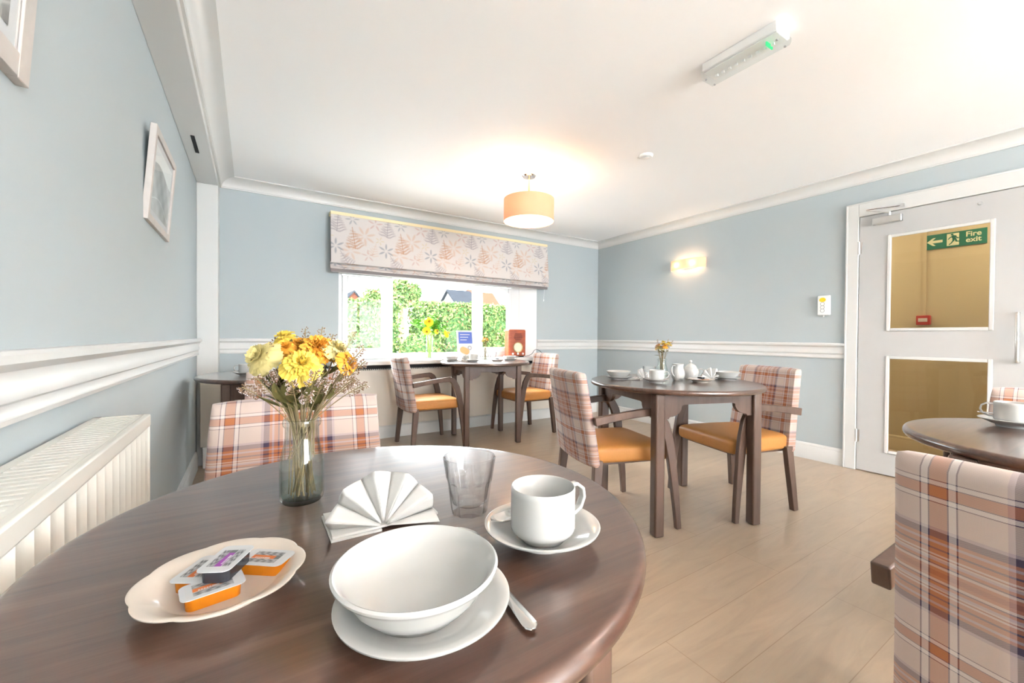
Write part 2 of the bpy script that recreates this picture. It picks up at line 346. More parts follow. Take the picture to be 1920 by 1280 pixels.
# door_1
dn = bpy.data.objects.new('door_1', None); COL.objects.link(dn); dn['kind'] = 'structure'
cs = MB().box((4.04, 1.285, 0), (XR, 1.364, 2.10)).box((4.04, .31, 0), (XR, .39, 2.10)).box((4.04, .39, 1.993), (XR, 1.285, 2.10)).box((XR-.004, 1.285, 0), (XR+.1, 1.30, 2.0)).box((XR-.004, .385, 0), (XR+.1, .395, 2.0)).box((XR-.004, .39, 1.993), (XR+.1, 1.30, 2.0))
cs.box((4.034, 1.352, 0), (4.041, 1.366, 2.102)).box((4.034, .31, 2.09), (4.041, 1.366, 2.102))
cs.build('door_frame', 'trim', dn, bevel=.004)
lf = MB()
y0, y1 = .398, 1.281
lf.box((4.052, 1.108, .008), (4.094, y1, 1.989)).box((4.052, y0, .008), (4.094, .583, 1.989)).box((4.052, .583, 1.815), (4.094, 1.108, 1.989)).box((4.052, .583, .905), (4.094, 1.108, 1.10)).box((4.052, .583, .008), (4.094, 1.108, .178))
leaf = lf.build('door_leaf', mat('door_paint', (.49, .49, .485), .35), dn, smooth=0)
for za, zb in ((1.10, 1.815), (.178, .905)):
    b_ = .018
    MB().box((4.044, .583-.004, za-.004), (4.062, .583+b_, zb+.004)).box((4.044, 1.108-b_, za-.004), (4.062, 1.108+.004, zb+.004)).box((4.044, .583+b_, za-.004), (4.062, 1.108-b_, za+b_)).box((4.044, .583+b_, zb-b_), (4.062, 1.108-b_, zb+.004)).build('glazing_bead', 'trim', leaf, bevel=.004)
    bx('door_pane', (4.068, .585, za), (4.074, 1.106, zb), panemat('amber_door_glass', (.97, .95, .88)), leaf)
MB().tube([(4.052, .475, .90), (4.005, .475, .90), (3.995, .475, .91), (3.995, .475, 1.19), (4.005, .475, 1.20), (4.052, .475, 1.20)], .0095, 12).build('door_handle', 'satin', leaf)
for z in (1.70, .225): 
    MB().lathe([(0, 0), (.007, 0), (.007, .10), (0, .10)], 12, (4.044, 1.283, z)).box((4.047, 1.283, z+.004), (4.0525, 1.262, z+.096)).build('hinge', 'satin', leaf)
MB().lathe([(0, 0), (.011, 0), (.008, .006), (0, .006)], 16, mtx=Matrix.Translation((4.052, .648, 1.932)) @ Matrix.Rotation(-PI/2, 4, 'Y')).build('door_stop', 'satin', leaf)
cl = thing('door_closer', 'silver overhead door closer with folding arm at the top of the white door', 'door closer', (4.02, 1.11, 1.93))
bx('closer_body', (-.012, -.085, -.025), (.0315, .085, .028), 'satin', cl, bevel=.006)
MB().tube([(0, -.015, .028), (0, -.015, .055)], .009, 12).build('spindle', 'satin', cl)
MB().box((-.003, -.012, -.003), (.003, .0, .003)).tube([(0, -.015, .05), (-.06, .105, .085)], .0065, 8).build('arm', 'satin', cl)
MB().tube([(-.06, .105, .088), (.01, -.075, .088)], .0055, 8).box((.004, -.095, .078), (.019, -.055, .098)).build('link_arm', 'chrome', cl)

# corridor beyond the door
struct(bx('wall_corridor', (5.1, -1, 0), (5.2, 2.6, H), 'corr'))
struct(MB().box((XR+.1, 2.6, 0), (5.2, 2.7, H)).box((XR+.1, -1.1, 0), (5.2, -1, H)).build('wall_corridor_end', 'corr', smooth=0))
bpy.data.objects['wall_corridor_end'].name = 'wall_end'
lp = thing('corridor_fill_lamp', 'added unseen ceiling lamp lighting the corridor beyond the door head', 'lamp', (4.62, .3, H))
MB().lathe([(0, -.05), (.12, -.05), (.15, -.03), (.15, 0), (0, 0)], 32).build('fill_diffuser', emit('corridor_fill_glow', (1, .88, .72), 10.5), lp)  # glowing disc added out of view to light the corridor
dup(lp, (4.62, 2.0, H), 0, 'second added unseen ceiling lamp evening out the corridor light')  # unseen copy added so the corridor wall is lit evenly
cdt = tag(bx('trunking', (5.088, 1.128, 1.25), (5.1, 1.148, H), 'corr'), 'slim vertical trunking on the ochre corridor wall seen through the door glass', 'trunking')
cp = thing('fire_alarm_call_point', 'small red fire alarm call point on the ochre corridor wall', 'call point', (5.1, 1.137, 1.165))
bx('call_point_housing', (-.05, -.045, 0), (-.0, .045, .085), 'red', cp, bevel=.006)
bx('call_point_window', (-.053, -.03, .028), (-.0495, .03, .06), mat('call_point_white', (.62, .52, .46), .5), cp)
# fire exit sign
sg = thing('fire_exit_sign', 'green Fire exit sign with left arrow and running man seen through the door glass', 'sign', (5.094, .955, 1.896))
bx('sign_board', (-.004, -.183, -.0635), (.005, .183, .0635), 'sign', sg)
def signpoly(name, poly, m='signc', d=-.0055):
    # poly in reader coordinates: x to the right, y up (right = -Y in the world)
    g = MB(); g.extrude([(-p[0], p[1]) for p in poly], d, d+.002, 'yz'); return g.build(name, m, sg, smooth=0)
a0 = -.122
signpoly('arrow', [(a0-.05, 0), (a0-.012, .034), (a0+.006, .034), (a0-.016, .011), (a0+.048, .011), (a0+.048, -.011), (a0-.016, -.011), (a0+.006, -.034), (a0-.012, -.034)])
signpoly('doorway', [(-.048, -.05), (.025, -.05), (.025, .052), (-.048, .052)])
d2 = -.0075
rm = MB()
for poly in ([(-.012, .006), (.004, .012), (.010, .030), (-.010, .036), (-.020, .022)], [(-.012, .034), (-.034, .018), (-.042, .004), (-.037, .002), (-.029, .013), (-.008, .026)], [(.004, .028), (.020, .012), (.030, .016), (.028, .010), (.018, .004), (.000, .018)],
             [(-.014, .010), (.004, .012), (-.004, -.012), (-.020, -.034), (-.034, -.044), (-.036, -.038), (-.024, -.028), (-.014, -.010)], [(-.004, .010), (.008, .010), (.014, -.014), (.032, -.020), (.032, -.026), (.006, -.022)]):
    rm.extrude([(-p[0], p[1]) for p in poly], d2, d2+.002, 'yz')
rm.lathe([(0, -.001), (.008, -.001), (.008, .001), (0, .001)], 16, mtx=Matrix.Translation((d2+.001, .016, .042)) @ Matrix.Rotation(PI/2, 4, 'Y'))
rm.build('running_man', 'sign', sg, smooth=0)
def textmesh(name, body, size, parent, m, mtx, ext=.001, bold=0):
    c = bpy.data.curves.new(name, 'FONT'); c.body = body; c.size = size; c.extrude = ext; c.align_x = 'CENTER'; c.offset = bold; c.space_line = .82
    t = bpy.data.objects.new(name+'_curve', c); COL.objects.link(t)
    dg = bpy.context.evaluated_depsgraph_get(); me = bpy.data.meshes.new_from_object(t.evaluated_get(dg)); bpy.data.objects.remove(t)
    me.transform(mtx); me.materials.clear(); me.materials.append(M[m]); o = bpy.data.objects.new(name, me); COL.objects.link(o); o.parent = parent; return o
face_mx = Matrix(((0, 0, -1, 0), (-1, 0, 0, 0), (0, 1, 0, 0), (0, 0, 0, 1)))   # text facing -X
textmesh('sign_text', 'Fire\nexit', .058, sg, 'signc', Matrix.Translation((-.005, -.108, .010)) @ face_mx, .001, .0012)

# ------------------------------------------------------------------ ceiling and wall fittings
def opalmat():
    m = bpy.data.materials.new('opal_diffuser'); m.use_nodes = True; t = m.node_tree; t.nodes.clear(); o = t.nodes.new('ShaderNodeOutputMaterial')
    a = t.nodes.new('ShaderNodeBsdfTranslucent'); a.inputs[0].default_value = (.95, .93, .9, 1); e = t.nodes.new('ShaderNodeEmission'); e.inputs[0].default_value = (1, .9, .76, 1); e.inputs[1].default_value = .16
    x = t.nodes.new('ShaderNodeAddShader'); t.links.new(a.outputs[0], x.inputs[0]); t.links.new(e.outputs[0], x.inputs[1]); t.links.new(x.outputs[0], o.inputs[0]); return m
M['opal'] = opalmat()
pl = thing('pendant_lamp', 'round peach drum pendant lamp hanging from the ceiling', 'lamp', (1.869, 2.713, H))
MB().lathe([(0, 0), (.058, 0), (.058, -.022), (.050, -.032), (0, -.032)], 40).build('ceiling_rose', 'chrome', pl)
MB().lathe([(0, -.03), (.008, -.03), (.008, -.27), (0, -.27)], 12).build('rod', mat('brass', (.75, .62, .38), .25, metal=1), pl)
sh = MB().lathe([(.198, -.21), (.2, -.21), (.2, -.385), (.198, -.385), (.198, -.21)], 72).build('lamp_shade', shademat('peach_shade', (.80, .52, .36), (.80, .44, .30)), pl, smooth=50)
MB().lathe([(0, -.382), (.197, -.382)], 72).build('diffuser', M['opal'], sh)
rg = MB()
for a in range(3): rg.tube([(.0, 0, -.26), (.198*math.cos(a*2.094), .198*math.sin(a*2.094), -.215)], .0022, 6)
rg.build('shade_carrier', 'satin', pl)
point('pendant_bulb', (1.869, 2.713, H-.30), 3.0, (1, .70, .42), .06)
dup(pl, (2.35, -.50, H), 0, 'second peach drum pendant lamp behind the camera, nearer the door')
point('second_pendant_bulb', (2.35, -.50, H-.21), 6.5, (.97, .98, 1), .05)
dup(pl, (1.10, -2.60, H), 0, 'added unseen third pendant lamp for fill light, far behind the camera')
point('third_pendant_fill', (1.10, -2.60, H-.25), 345, (1, .96, .92), .05)  # lamp added out of view; bounces fill light off the ceiling
wl = thing('wall_lamp', 'curved peach fabric wall lamp glowing on the right wall', 'wall lamp', (4.065, 2.79, 1.84))
def sc(z):   # bowed oval front
    pts = [(0, .205)]+[(-.095*math.cos(a)**.6 if math.cos(a) > 1e-6 else 0, .205*math.sin(a)) for a in [R(90-k*7.5) for k in range(1, 24)]]+[(0, -.205)]
    return [(x, y, z) for x, y in pts]
lo, hi = sc(-.052), sc(.052); n_ = len(lo)
MB().add(lo+hi, [(i, i+1, n_+i+1, n_+i) for i in range(n_-1)]).build('lamp_shade', shademat('peach_shade_wall', (.88, .55, .42), (.95, .55, .38)), wl, smooth=60)
bx('back_plate', (-.012, -.10, -.04), (-.0, .10, .04), 'plastic', wl)
MB().tube([(-.04, -.07, 0), (-.04, .07, 0)], .014, 12).build('bulb', emit('warm_bulb', (1, .78, .5), .6), wl)
point('wall_lamp_light', (4.0, 2.70, 1.84), .2, (1, .70, .42), .018); point('wall_lamp_light', (4.0, 2.88, 1.84), .2, (1, .70, .42), .018)

el = thing('emergency_light', 'white emergency bulkhead light with ribbed clear cover on the ceiling', 'emergency light', (1.865, 1.02, H))
bx('housing', (-.055, -.165, -.04), (.055, .165, 0), 'plastic', el, bevel=.004)
lens = MB()
prof = [(-.057, -.036), (-.055, -.055), (-.042, -.072), (.042, -.072), (.055, -.055), (.057, -.036)]
lens.extrude(prof, -.172, .172, 'xz'); lens.build('clear_cover', panemat('clear_ribbed', (.93, .95, .95)), el, bevel=.003)
rb = MB()
for i in range(9): rb.box((-.004, -.13+i*.031, -.062), (.004, -.13+i*.031+.012, -.052))
rb.box((-.045, -.16, -.045), (.045, .16, -.041)).build('led_strip', 'plastic', el)
for y in (-.168, .168):
    for x in (-.035, .035): MB().lathe([(0, -.074), (.005, -.074), (.005, -.07), (0, -.07)], 10, (x, y*.93, 0)).build('screw', 'grey', el)
bx('green_indicator', (-.03, -.115, -.066), (.02, -.110, -.05), emit('green_led', (.1, 1, .35), .2), el)
sd = thing('smoke_detector', 'flat white smoke detector disc on the ceiling', 'smoke detector', (2.38, 1.985, H))
MB().lathe([(0, 0), (.048, 0), (.048, -.008), (.040, -.016), (0, -.018)], 40).build('detector_base', 'plastic', sd)
MB().lathe([(.018, -.0165), (.022, -.021), (.0, -.022)], 24).build('sensor_cap', 'plastic', sd)

kp = thing('nurse_call_unit', 'small white call unit with yellow button on wall beside the door', 'call unit', (4.065, 1.512, 1.232))
bx('unit_housing', (-.032, -.044, 0), (0, .044, .165), 'plastic', kp, bevel=.008, seg=3)
MB().lathe([(0, 0), (.024, 0), (.022, .004), (0, .004)], 28, rf=lambda a, r, z: 1-.22*abs(math.sin(a))**2, mtx=Matrix.Translation((-.031, .006, .128)) @ Matrix.Rotation(-PI/2, 4, 'Y') @ Matrix.Rotation(PI/2, 4, 'Z')).build('yellow_button', 'yb', kp)
for i in range(3):
    MB().lathe([(.013, 0), (.016, 0), (.016, .002), (.013, .002), (.013, 0)], 20, mtx=Matrix.Translation((-.0315, .006, .094-i*.028)) @ Matrix.Rotation(-PI/2, 4, 'Y')).build('grey_button', 'grey', kp)
MB().tube([(-.012, .004, 0), (-.012, .004, -.014)], .005, 8).build('cable_gland', 'plastic', kp)

# roman blind with fern print
def fern(u, v, cx, cy, size, ang, n=8, fat=.19):
    du, dv = u-cx, v-cy; c, s = math.cos(ang), math.sin(ang); x = (du*c+dv*s)/size; y = (-du*s+dv*c)/size
    m = np.zeros_like(u)
    for i in range(n):
        t = i/(n-1); yy = -.75+1.4*t; L = .62*(1-t)**.8+.06
        yc = yy+.42*np.abs(x)**1.5-.05*np.sin(x*9+i)
        m = np.maximum(m, np.clip(1-np.abs(y-yc)/(fat*.45), 0, 1)**.5*(np.abs(x) < L)*np.clip((L-np.abs(x))/.25, 0, 1)**.5*(.72+.28*np.sin(np.abs(x)*60)))
    m = np.maximum(m, np.clip(1-np.abs(x)/.04, 0, 1)*(np.abs(y) < .8)); return m
def sprig(u, v, cx, cy, size, ang, n=6):
    m = np.zeros_like(u)
    for i in range(n):
        a = ang+i*2*PI/n; ex, ey = cx+math.cos(a)*size*.55, cy+math.sin(a)*size*.55
        du, dv = u-ex, v-ey; x = du*math.cos(a)+dv*math.sin(a); y = -du*math.sin(a)+dv*math.cos(a)
        m = np.maximum(m, np.clip(1.3-((x/(size*.4))**2+(y/(size*.12))**2), 0, 1))
    return m
def blindcol(U, V):     # metres
    P = .46; u = np.mod(U, P); base = np.array([.60, .565, .545]); out = np.ones(u.shape+(3,))*base
    def put(m, c, k=.7):
        nonlocal out; out = out*(1-(m*k)[..., None])+np.array(c)*(m*k)[..., None]
    grey, blue, tan, pea, ros, yel = (.22, .19, .23), (.24, .26, .30), (.42, .20, .09), (.56, .33, .20), (.45, .18, .14), (.55, .44, .20)
    for o in (-P, 0, P):
        for vo in (0, -.56):
            put(sprig(u, V, .30+o, .30+vo, .11, .3, 7), pea, .45); put(sprig(u, V, .17+o, .13+vo, .10, .9, 6), pea, .4)
            put(sprig(u, V, .40+o, .44+vo, .08, .2, 5), ros, .4); put(sprig(u, V, .44+o, .27+vo, .05, 1.2, 5), yel, .5)
            put(fern(u, V, .20+o, .27+vo, .14, .12), tan, .85); put(fern(u, V, .06+o, .42+vo, .13, -.08), grey, .75)
            put(sprig(u, V, .19+o, .46+vo, .07, .1, 6), blue, .6); put(sprig(u, V, .04+o, .17+vo, .085, .5, 6), blue, .7)
            put(fern(u, V, .12+o, .05+vo, .11, .5), grey, .7); put(sprig(u, V, .33+o, .10+vo, .07, .4, 5), ros, .35)
            put(fern(u, V, .385+o, .17+vo, .09, -.3, 6), pea, .5)
    return out
bl = thing('roman_blind', 'raised roman blind printed with grey and orange ferns above the window', 'blind', (0, 0, 0))
X0, X1 = .612, 3.10; ZT, ZB = 2.165, 1.70
nU, nV = 520, 120
g = colgrid(lambda u, v: blindcol(u*(X1-X0), v*.5), nU, nV, lambda u, v: (X0+(X1-X0)*u, 4.092-.002*math.sin(u*19)-.042*(1-v), ZB+(ZT-ZB)*v))
g.build('blind_fabric', vcolmat('fern_print', .9, .1), bl, smooth=60)
for k, (ya, za, zb) in enumerate(((4.072, 1.672, 1.712), (4.064, 1.648, 1.688))):
    g = colgrid(lambda u, v: blindcol(u*(X1-X0), v*.06+.12-.07*k)*.97, 420, 14, lambda u, v, ya=ya, za=za, zb=zb: (X0-.004+(X1-X0+.008)*u, ya+.022*math.cos(v*PI)*-.5+.006*math.sin(u*31+k), za+(zb-za)*v))
    g.build('blind_fold', bpy.data.materials['fern_print'], bl, smooth=60)
lin = mat('blind_lining', (.22, .20, .20), .9)
MB().box((X0+.002, 4.074, 1.622), (X1-.002, 4.100, 1.650)).box((X0+.002, 4.105, 1.655), (X1-.002, 4.112, 2.15)).build('lining', lin, bl, smooth=0)
bx('headrail', (X0, 4.085, 2.150), (X1, YB-.001, 2.178), mat('headrail_cream', (.80, .68, .42), .6), bl)
MB().tube([(3.085, 4.12, 1.66), (3.09, 4.14, 1.50)], .0015, 6).lathe([(0, -.012), (.005, -.008), (.004, .012), (0, .014)], 10, (3.09, 4.14, 1.49)).build('cord', 'plastic', bl)

# pictures on the left wall, tops leaning out from the wall
def pic(name, y0, y1, z0, z1, lean, label, fn, fw, xb):
    t = thing(name, label, 'picture', (xb, 0, z0)); t.rotation_euler = (0, lean, 0); hh = z1-z0; d = .022
    MB().box((-d, y0, 0), (0, y0+fw, hh)).box((-d, y1-fw, 0), (0, y1, hh)).box((-d, y0+fw, 0), (0, y1-fw, fw)).box((-d, y0+fw, hh-fw), (0, y1-fw, hh)).build('frame', 'frame', t, bevel=.002)
    bx('mount', (-d+.004, y0+fw, fw), (-.008, y1-fw, hh-fw), 'white', t)
    mw = .028
    ya, yb, za, zb = y0+fw+mw, y1-fw-mw, fw+mw, hh-fw-mw
    g = colgrid(fn, 120, 120, lambda u, v: (-.0072, ya+(yb-ya)*u, za+(zb-za)*v)); g.build('print', vcolmat(name+'_print', .5), t)
    bx('picture_glass', (-.0055, y0+fw, fw), (-.004, y1-fw, hh-fw), panemat('picture_glazing', k=.35), t); return t
rs = np.random.RandomState(3)
def p1(u, v):
    v0 = .30+.05*np.sin(u*17)+.08*np.sin(v*23)*np.sin(u*9); a = np.zeros_like(u)
    for k in range(5):
        rr = np.hypot((u-.2*k-.15)*1.6, v-.35); a = np.maximum(a, np.clip(1-np.abs(rr-.30-.02*k)/.02, 0, 1))
    a = np.maximum(a, np.clip(1-np.abs(np.mod(u*9+v*2, 1)-.5)/.07, 0, 1)*.5); a = np.maximum(a, np.clip(1-np.abs(np.mod(v*5-u*3, 1)-.5)/.06, 0, 1)*.6)
    g = v0*.75+a*.4; return np.stack([g, g*1.02, g*1.0], -1)
def p2(u, v):
    sky = (v > .72+.06*np.sin(u*5)); g = np.where(sky, .74, .42+.10*np.sin(u*6+v*4)+.06*np.sin(u*21)*np.sin(v*17))
    g = g+.25*np.clip(1-np.abs(v-.16-.1*np.sin(u*4))/.012, 0, 1)*(v < .5); return np.stack([g*.97, g*1.03, g*1.02], -1)
pic('picture_near', .56, 1.118, 1.478, 2.02, R(4), 'framed black and white bridge photograph high on the left wall', p1, .042, -.345).name = 'framed_picture'
pic('picture_far', 2.16, 2.66, 1.490, 1.875, R(4.5), 'pale framed landscape print leaning from the left wall near the corner', p2, .030, -.348).name = 'framed_picture'

# ------------------------------------------------------------------ radiators
def radiator(label, x0, x1, y0, y1, z0, z1, alongy=True):
    rd = thing('radiator', label, 'radiator', (0, 0, 0))
    g = MB()
    if alongy:
        L = y1-y0; n = int(L/.05)
        g.grid(lambda u, v: (x1-.012+.010*(1-abs(math.sin(u*n*PI))**.5), y0+L*u, z0+.02+(z1-.05-z0)*v), n*8, 1); g.build('front_panel', 'rad', rd, smooth=60)
        MB().box((x1-.014, y0, z1-.034), (x1+.002, y1, z1)).box((x1-.014, y0, z0), (x1, y1, z0+.022)).build('edge_rail', 'rad', rd, bevel=.004)
        bx('side_panel', (x0+.004, y1-.003, z0), (x1, y1+.002, z1-.002), 'rad', rd, bevel=.002)
        t = MB(); t.box((x0, y0, z1-.012), (x0+.016, y1, z1)).box((x1-.02, y0, z1-.012), (x1-.012, y1, z1)).box((x0, y1-.012, z1-.012), (x1-.01, y1, z1))
        k = y0
        while k < y1-.02: t.box((x0+.014, k, z1-.009), (x1-.016, k+.015, z1-.001)); k += .0235
        t.build('top_grille', 'rad', rd, smooth=0)
        bx('back_panel', (x0+.01, y0, z0), (x0+.02, y1-.01, z1-.03), 'rad', rd); bx('slat_shade', (x0+.03, y0, z0+.02), (x1-.03, y1-.02, z1-.014), 'dark', rd)  # dark box set close under the slats paints the shade between them
        for yy in (y0+.3, y1-.3): MB().box((XL, yy, z0+.1), (x0+.012, yy+.04, z1-.08)).box((x0+.01, yy, 0), (x0+.03, yy+.02, z0+.01)).build('bracket', 'rad', rd)
    return rd
radiator('cream panel radiator with slatted top on the left wall', -.35, -.238, .02, 1.50, .14, .81)
rc = thing('radiator_cover', 'long beige boxed cover beneath the window sill', 'radiator cover', (0, 0, 0))
MB().box((.33, 4.125, .138), (3.20, 4.175, .695)).build('front_panel', 'beige', rc, bevel=.004)
bx('slot_shade', (.33, 4.15, .690), (3.15, 4.176, .745), 'dark', rc)  # dark strip painted in for the shade of the slot under the sill
tt = MB()
k = .36
while k < 3.12: tt.box((k, 4.128, .694), (k+.007, 4.15, .706)); k += .02
tt.build('grille', 'rad', rc, smooth=0)
rc2 = thing('radiator_cover', 'boxed beige corner cover behind the far left table', 'radiator cover', (0, 0, 0))
MB().box((-.335, 3.945, .16), (.32, 4.015, .70)).build('front_panel', 'beige', rc2, bevel=.004)
bx('plinth', (-.318, 3.925, 0), (.32, 4.01, .16), 'trim', rc2, bevel=.004)
bx('cover_top', (-.335, 3.93, .70), (.33, 4.018, .72), 'beige', rc2, bevel=.004)

# ------------------------------------------------------------------ chairs (local +X is the facing direction)
def bar(g, path, lat, wy, wn):
    """rectangular bar swept in the side plane; path = (x,z,depth), lat(i)=y centre"""
    n = len(path); vs = []
    for i, (x, z, d) in enumerate(path):
        a = path[max(i-1, 0)]; b = path[min(i+1, n-1)]; t = Vector((b[0]-a[0], b[1]-a[1])).normalized(); nn = Vector((-t.y, t.x))
        yc = lat(i/(n-1)); w = wy/2
        for s, q in ((-1, -1), (1, -1), (1, 1), (-1, 1)): vs.append((x+nn.x*d/2*q, yc+s*w, z+nn.y*d/2*q))
    fs = [(i*4+k, i*4+(k+1) % 4, (i+1)*4+(k+1) % 4, (i+1)*4+k) for i in range(n-1) for k in range(4)]+[(3, 2, 1, 0), ((n-1)*4, (n-1)*4+1, (n-1)*4+2, (n-1)*4+3)]
    g.add(vs, fs); return g
def make_chair():
    t = thing('dining_chair', '', 'chair')
    # seat cushion: rounded slab, crowned, narrower at the back
    def seat(u, v):
        a = 2*PI*u; ph = -PI/2+PI*v; c, s = math.cos(a), math.sin(a); e = .16
        X = math.copysign(abs(c)**e, c); Y = math.copysign(abs(s)**e, s)
        k = abs(math.cos(ph))**.22 if abs(math.cos(ph)) > 1e-6 else 0
        x = .008+.235*X*k; wy = .228+.02*(x/.235); y = wy*Y*k
        z = .405+.048*math.copysign(abs(math.sin(ph))**.5, math.sin(ph))
        if z > .405: z += .012*(1-(x/.25)**2)*(1-(y/.25)**2)
        return (x, y, z)
    MB().grid(seat, 72, 28).build('seat', 'leather', t, smooth=50)
    # upholstered back: curved in plan, seams, plaid UVs in metres
    Hh = .49; z0 = .355
    def back(u, v):     # closed loop around thickness: u 0-.5 rear face, .5-1 front face ; v up
        ru = u*2 if u <= .5 else 2-u*2*1.0
        ru = min(max(ru, 0), 1)
        side = -1 if u <= .5 else 1
        y_ = ru*2-1; hw = .236-.024*v
        edge = (1-abs(y_)**10)**.5 if abs(y_) < 1 else 0
        vt = v; capz = 1-max(0, (vt-.965)/.035)**2.2*.45
        bot = 1-max(0, (.03-vt)/.03)**2*.6
        th = (.018+.011*edge)*capz*bot
        xb = -.205-.075*v**1.15-.0-.028*(1-y_**2)*(.35+.65*v)
        seam = 0
        for s_ in (-.33, .33): seam += math.exp(-((y_-s_)/.035)**2)
        x = xb+side*th+(side*-1)*.003*seam*(1 if side < 0 else .5)
        return (x, hw*y_, z0+Hh*vt-(.016*(1-y_**2)*(1-v)))
    def uvf(u, v):
        ru = u*2 if u <= .5 else 2-u*2
        return ((ru*2-1)*.212, z0+Hh*v)
    g = MB(); g.grid(back, 96, 44, uvf)
    g.grid(lambda a, b: tuple(Vector(back(0, a)).lerp(Vector(back(1, a)), b)+Vector((0, -.005*math.sin(b*PI)*(1-(2*a-1)**8), 0))), 44, 4, lambda a, b: (-.212-.036*b, z0+Hh*a))
    # close top and bottom edges with strips
    def cap(v): return lambda a, b: tuple(Vector(back(a*.5, v)).lerp(Vector(back(1-a*.5, v)), b)+Vector((0, 0, (.006 if v > .5 else -.004)*math.sin(b*PI)*(1-(2*a-1)**8))))
    g.grid(cap(1), 48, 4, lambda a, b: ((a*2-1)*.212, z0+Hh+.02*b)); g.grid(cap(0), 48, 4, lambda a, b: ((a*2-1)*.236, z0-.02*b))
    g.build('backrest', 'plaid', t, smooth=60)
    for s in (-1, 1):
        # front leg sweeps up and back into the armrest
        P = [(.262, 0, .030), (.252, .12, .036), (.238, .25, .043), (.222, .38, .050), (.205, .48, .054), (.182, .56, .056), (.150, .618, .052), (.118, .640, .046)]
        bar(MB(), P, lambda q, s=s: s*(.275-.020*min(1, q*1.1)), .027, 0).build('leg', 'leg', t, smooth=50, bevel=.004)
        A = [(.125, .638, .044), (.05, .634, .040), (-.05, .624, .038), (-.15, .610, .040), (-.232, .598, .044)]
        bar(MB(), A, lambda q, s=s: s*(.256-.002*q), .030, 0).build('armrest', 'leg', t, smooth=50, bevel=.004)
        B = [(-.225, 0, .036), (-.212, .14, .042), (-.198, .28, .048), (-.19, .385, .050)]
        bar(MB(), B, lambda q, s=s: s*(.232-.018*q), .034, 0).build('leg', 'leg', t, smooth=50, bevel=.004)
    MB().box((-.16, -.19, .350), (.18, -.16, .37)).box((-.16, .16, .350), (.18, .19, .37)).box((.17, -.19, .350), (.195, .19, .37)).box((-.18, -.19, .350), (-.155, .19, .37)).build('seat_frame', 'leg', t, smooth=0)
    return t
proto = make_chair()
CH = [((.107, 1.056), -93.6, 'plaid chair facing the camera across the near table, behind the bouquet'),
      ((1.778, 1.726), -16.3, 'plaid chair with its back to the camera at the left of the middle table'),
      ((2.61, 1.455), 164.6, 'plaid armchair at the right of the middle table, facing left by the blue wall'),
      ((1.425, 3.75), 0, 'plaid armchair at the left of the window table, in front of the beige cover'),
      ((2.55, 3.74), 180, 'sunlit plaid armchair at the right of the window table'),
      ((1.18, -.004), -5, 'large plaid chair back cropped at the right edge, nearest the camera'),
      ((2.20, .125), 183, 'plaid chair just peeking over the right table beside the white door'),
      ((.19, 2.70), 90, 'plaid chair with its back to the camera at the far left table, behind the bouquet')]
for i, (p, a, lb) in enumerate(CH):
    if i == 0: proto.location = (p[0], p[1], 0); proto.rotation_euler = (0, 0, R(a)); proto['label'] = lb; proto['group'] = 'plaid dining chairs'
    else: dup(proto, (p[0], p[1], 0), R(a), lb, 'plaid dining chairs')

# ------------------------------------------------------------------ tables
def make_table(r, hs, top, label, loc, rz, lw=.05):
    t = thing('round_table', label, 'table', (loc[0], loc[1], 0), R(rz), 'round dining tables')
    e = [(0, top-.027), (r-.018, top-.027)]+[(r-.0125+.0125*math.sin(R(q)), top-.0135-.0135*math.cos(R(q))) for q in range(15, 180, 15)]+[(r-.0125, top), (r-.02, top), (0, top)]
    top_ = MB().lathe(e, 128).build('tabletop', 'table', t, smooth=30)
    top_.rotation_euler = (0, 0, -R(rz))
    for sx in (-1, 1):
        for sy in (-1, 1):
            MB().box((sx*hs-lw/2, sy*hs-lw/2, 0), (sx*hs+lw/2, sy*hs+lw/2, top-.027)).build('leg', 'leg', t, bevel=.009, seg=3)
    zt = top-.027; a = hs-lw/2
    for k in range(4):
        pr = [(-a, zt), (a, zt), (a, zt-.135), (a-.030, zt-.135), (a-.036, zt-.125)]+[(a-.036-.075*math.sin(R(q)), zt-.125+.058*(1-math.cos(R(q)))) for q in (15, 30, 45, 60, 75, 90)]
        pr += [(a-.125, zt-.062)]
        pr = pr+[(-x, z) for x, z in pr[:1:-1]]
        g = MB().extrude(pr, hs-.012, hs+.010, 'xz'); o = g.build('apron', 'leg', t, smooth=0); o.rotation_euler = (0, 0, k*PI/2)
    return t
make_table(.386, .222, .765, 'near round dark wood table set with bowl, cup and bouquet', (.165, .633), 1)
make_table(.49, .305, .77, 'middle round dark wood table laid with teapot and jug', (2.17, 1.59), -18, .055)
make_table(.45, .26, .785, 'round dark wood table in front of the window sill', (2.005, 3.67), -11.5)
make_table(.48, .30, .765, 'round dark table in the far left corner by the white post', (.17, 3.30), 0)
make_table(.39, .27, .765, 'round dark table at the right edge in front of the glazed door', (1.83, .055), 12)

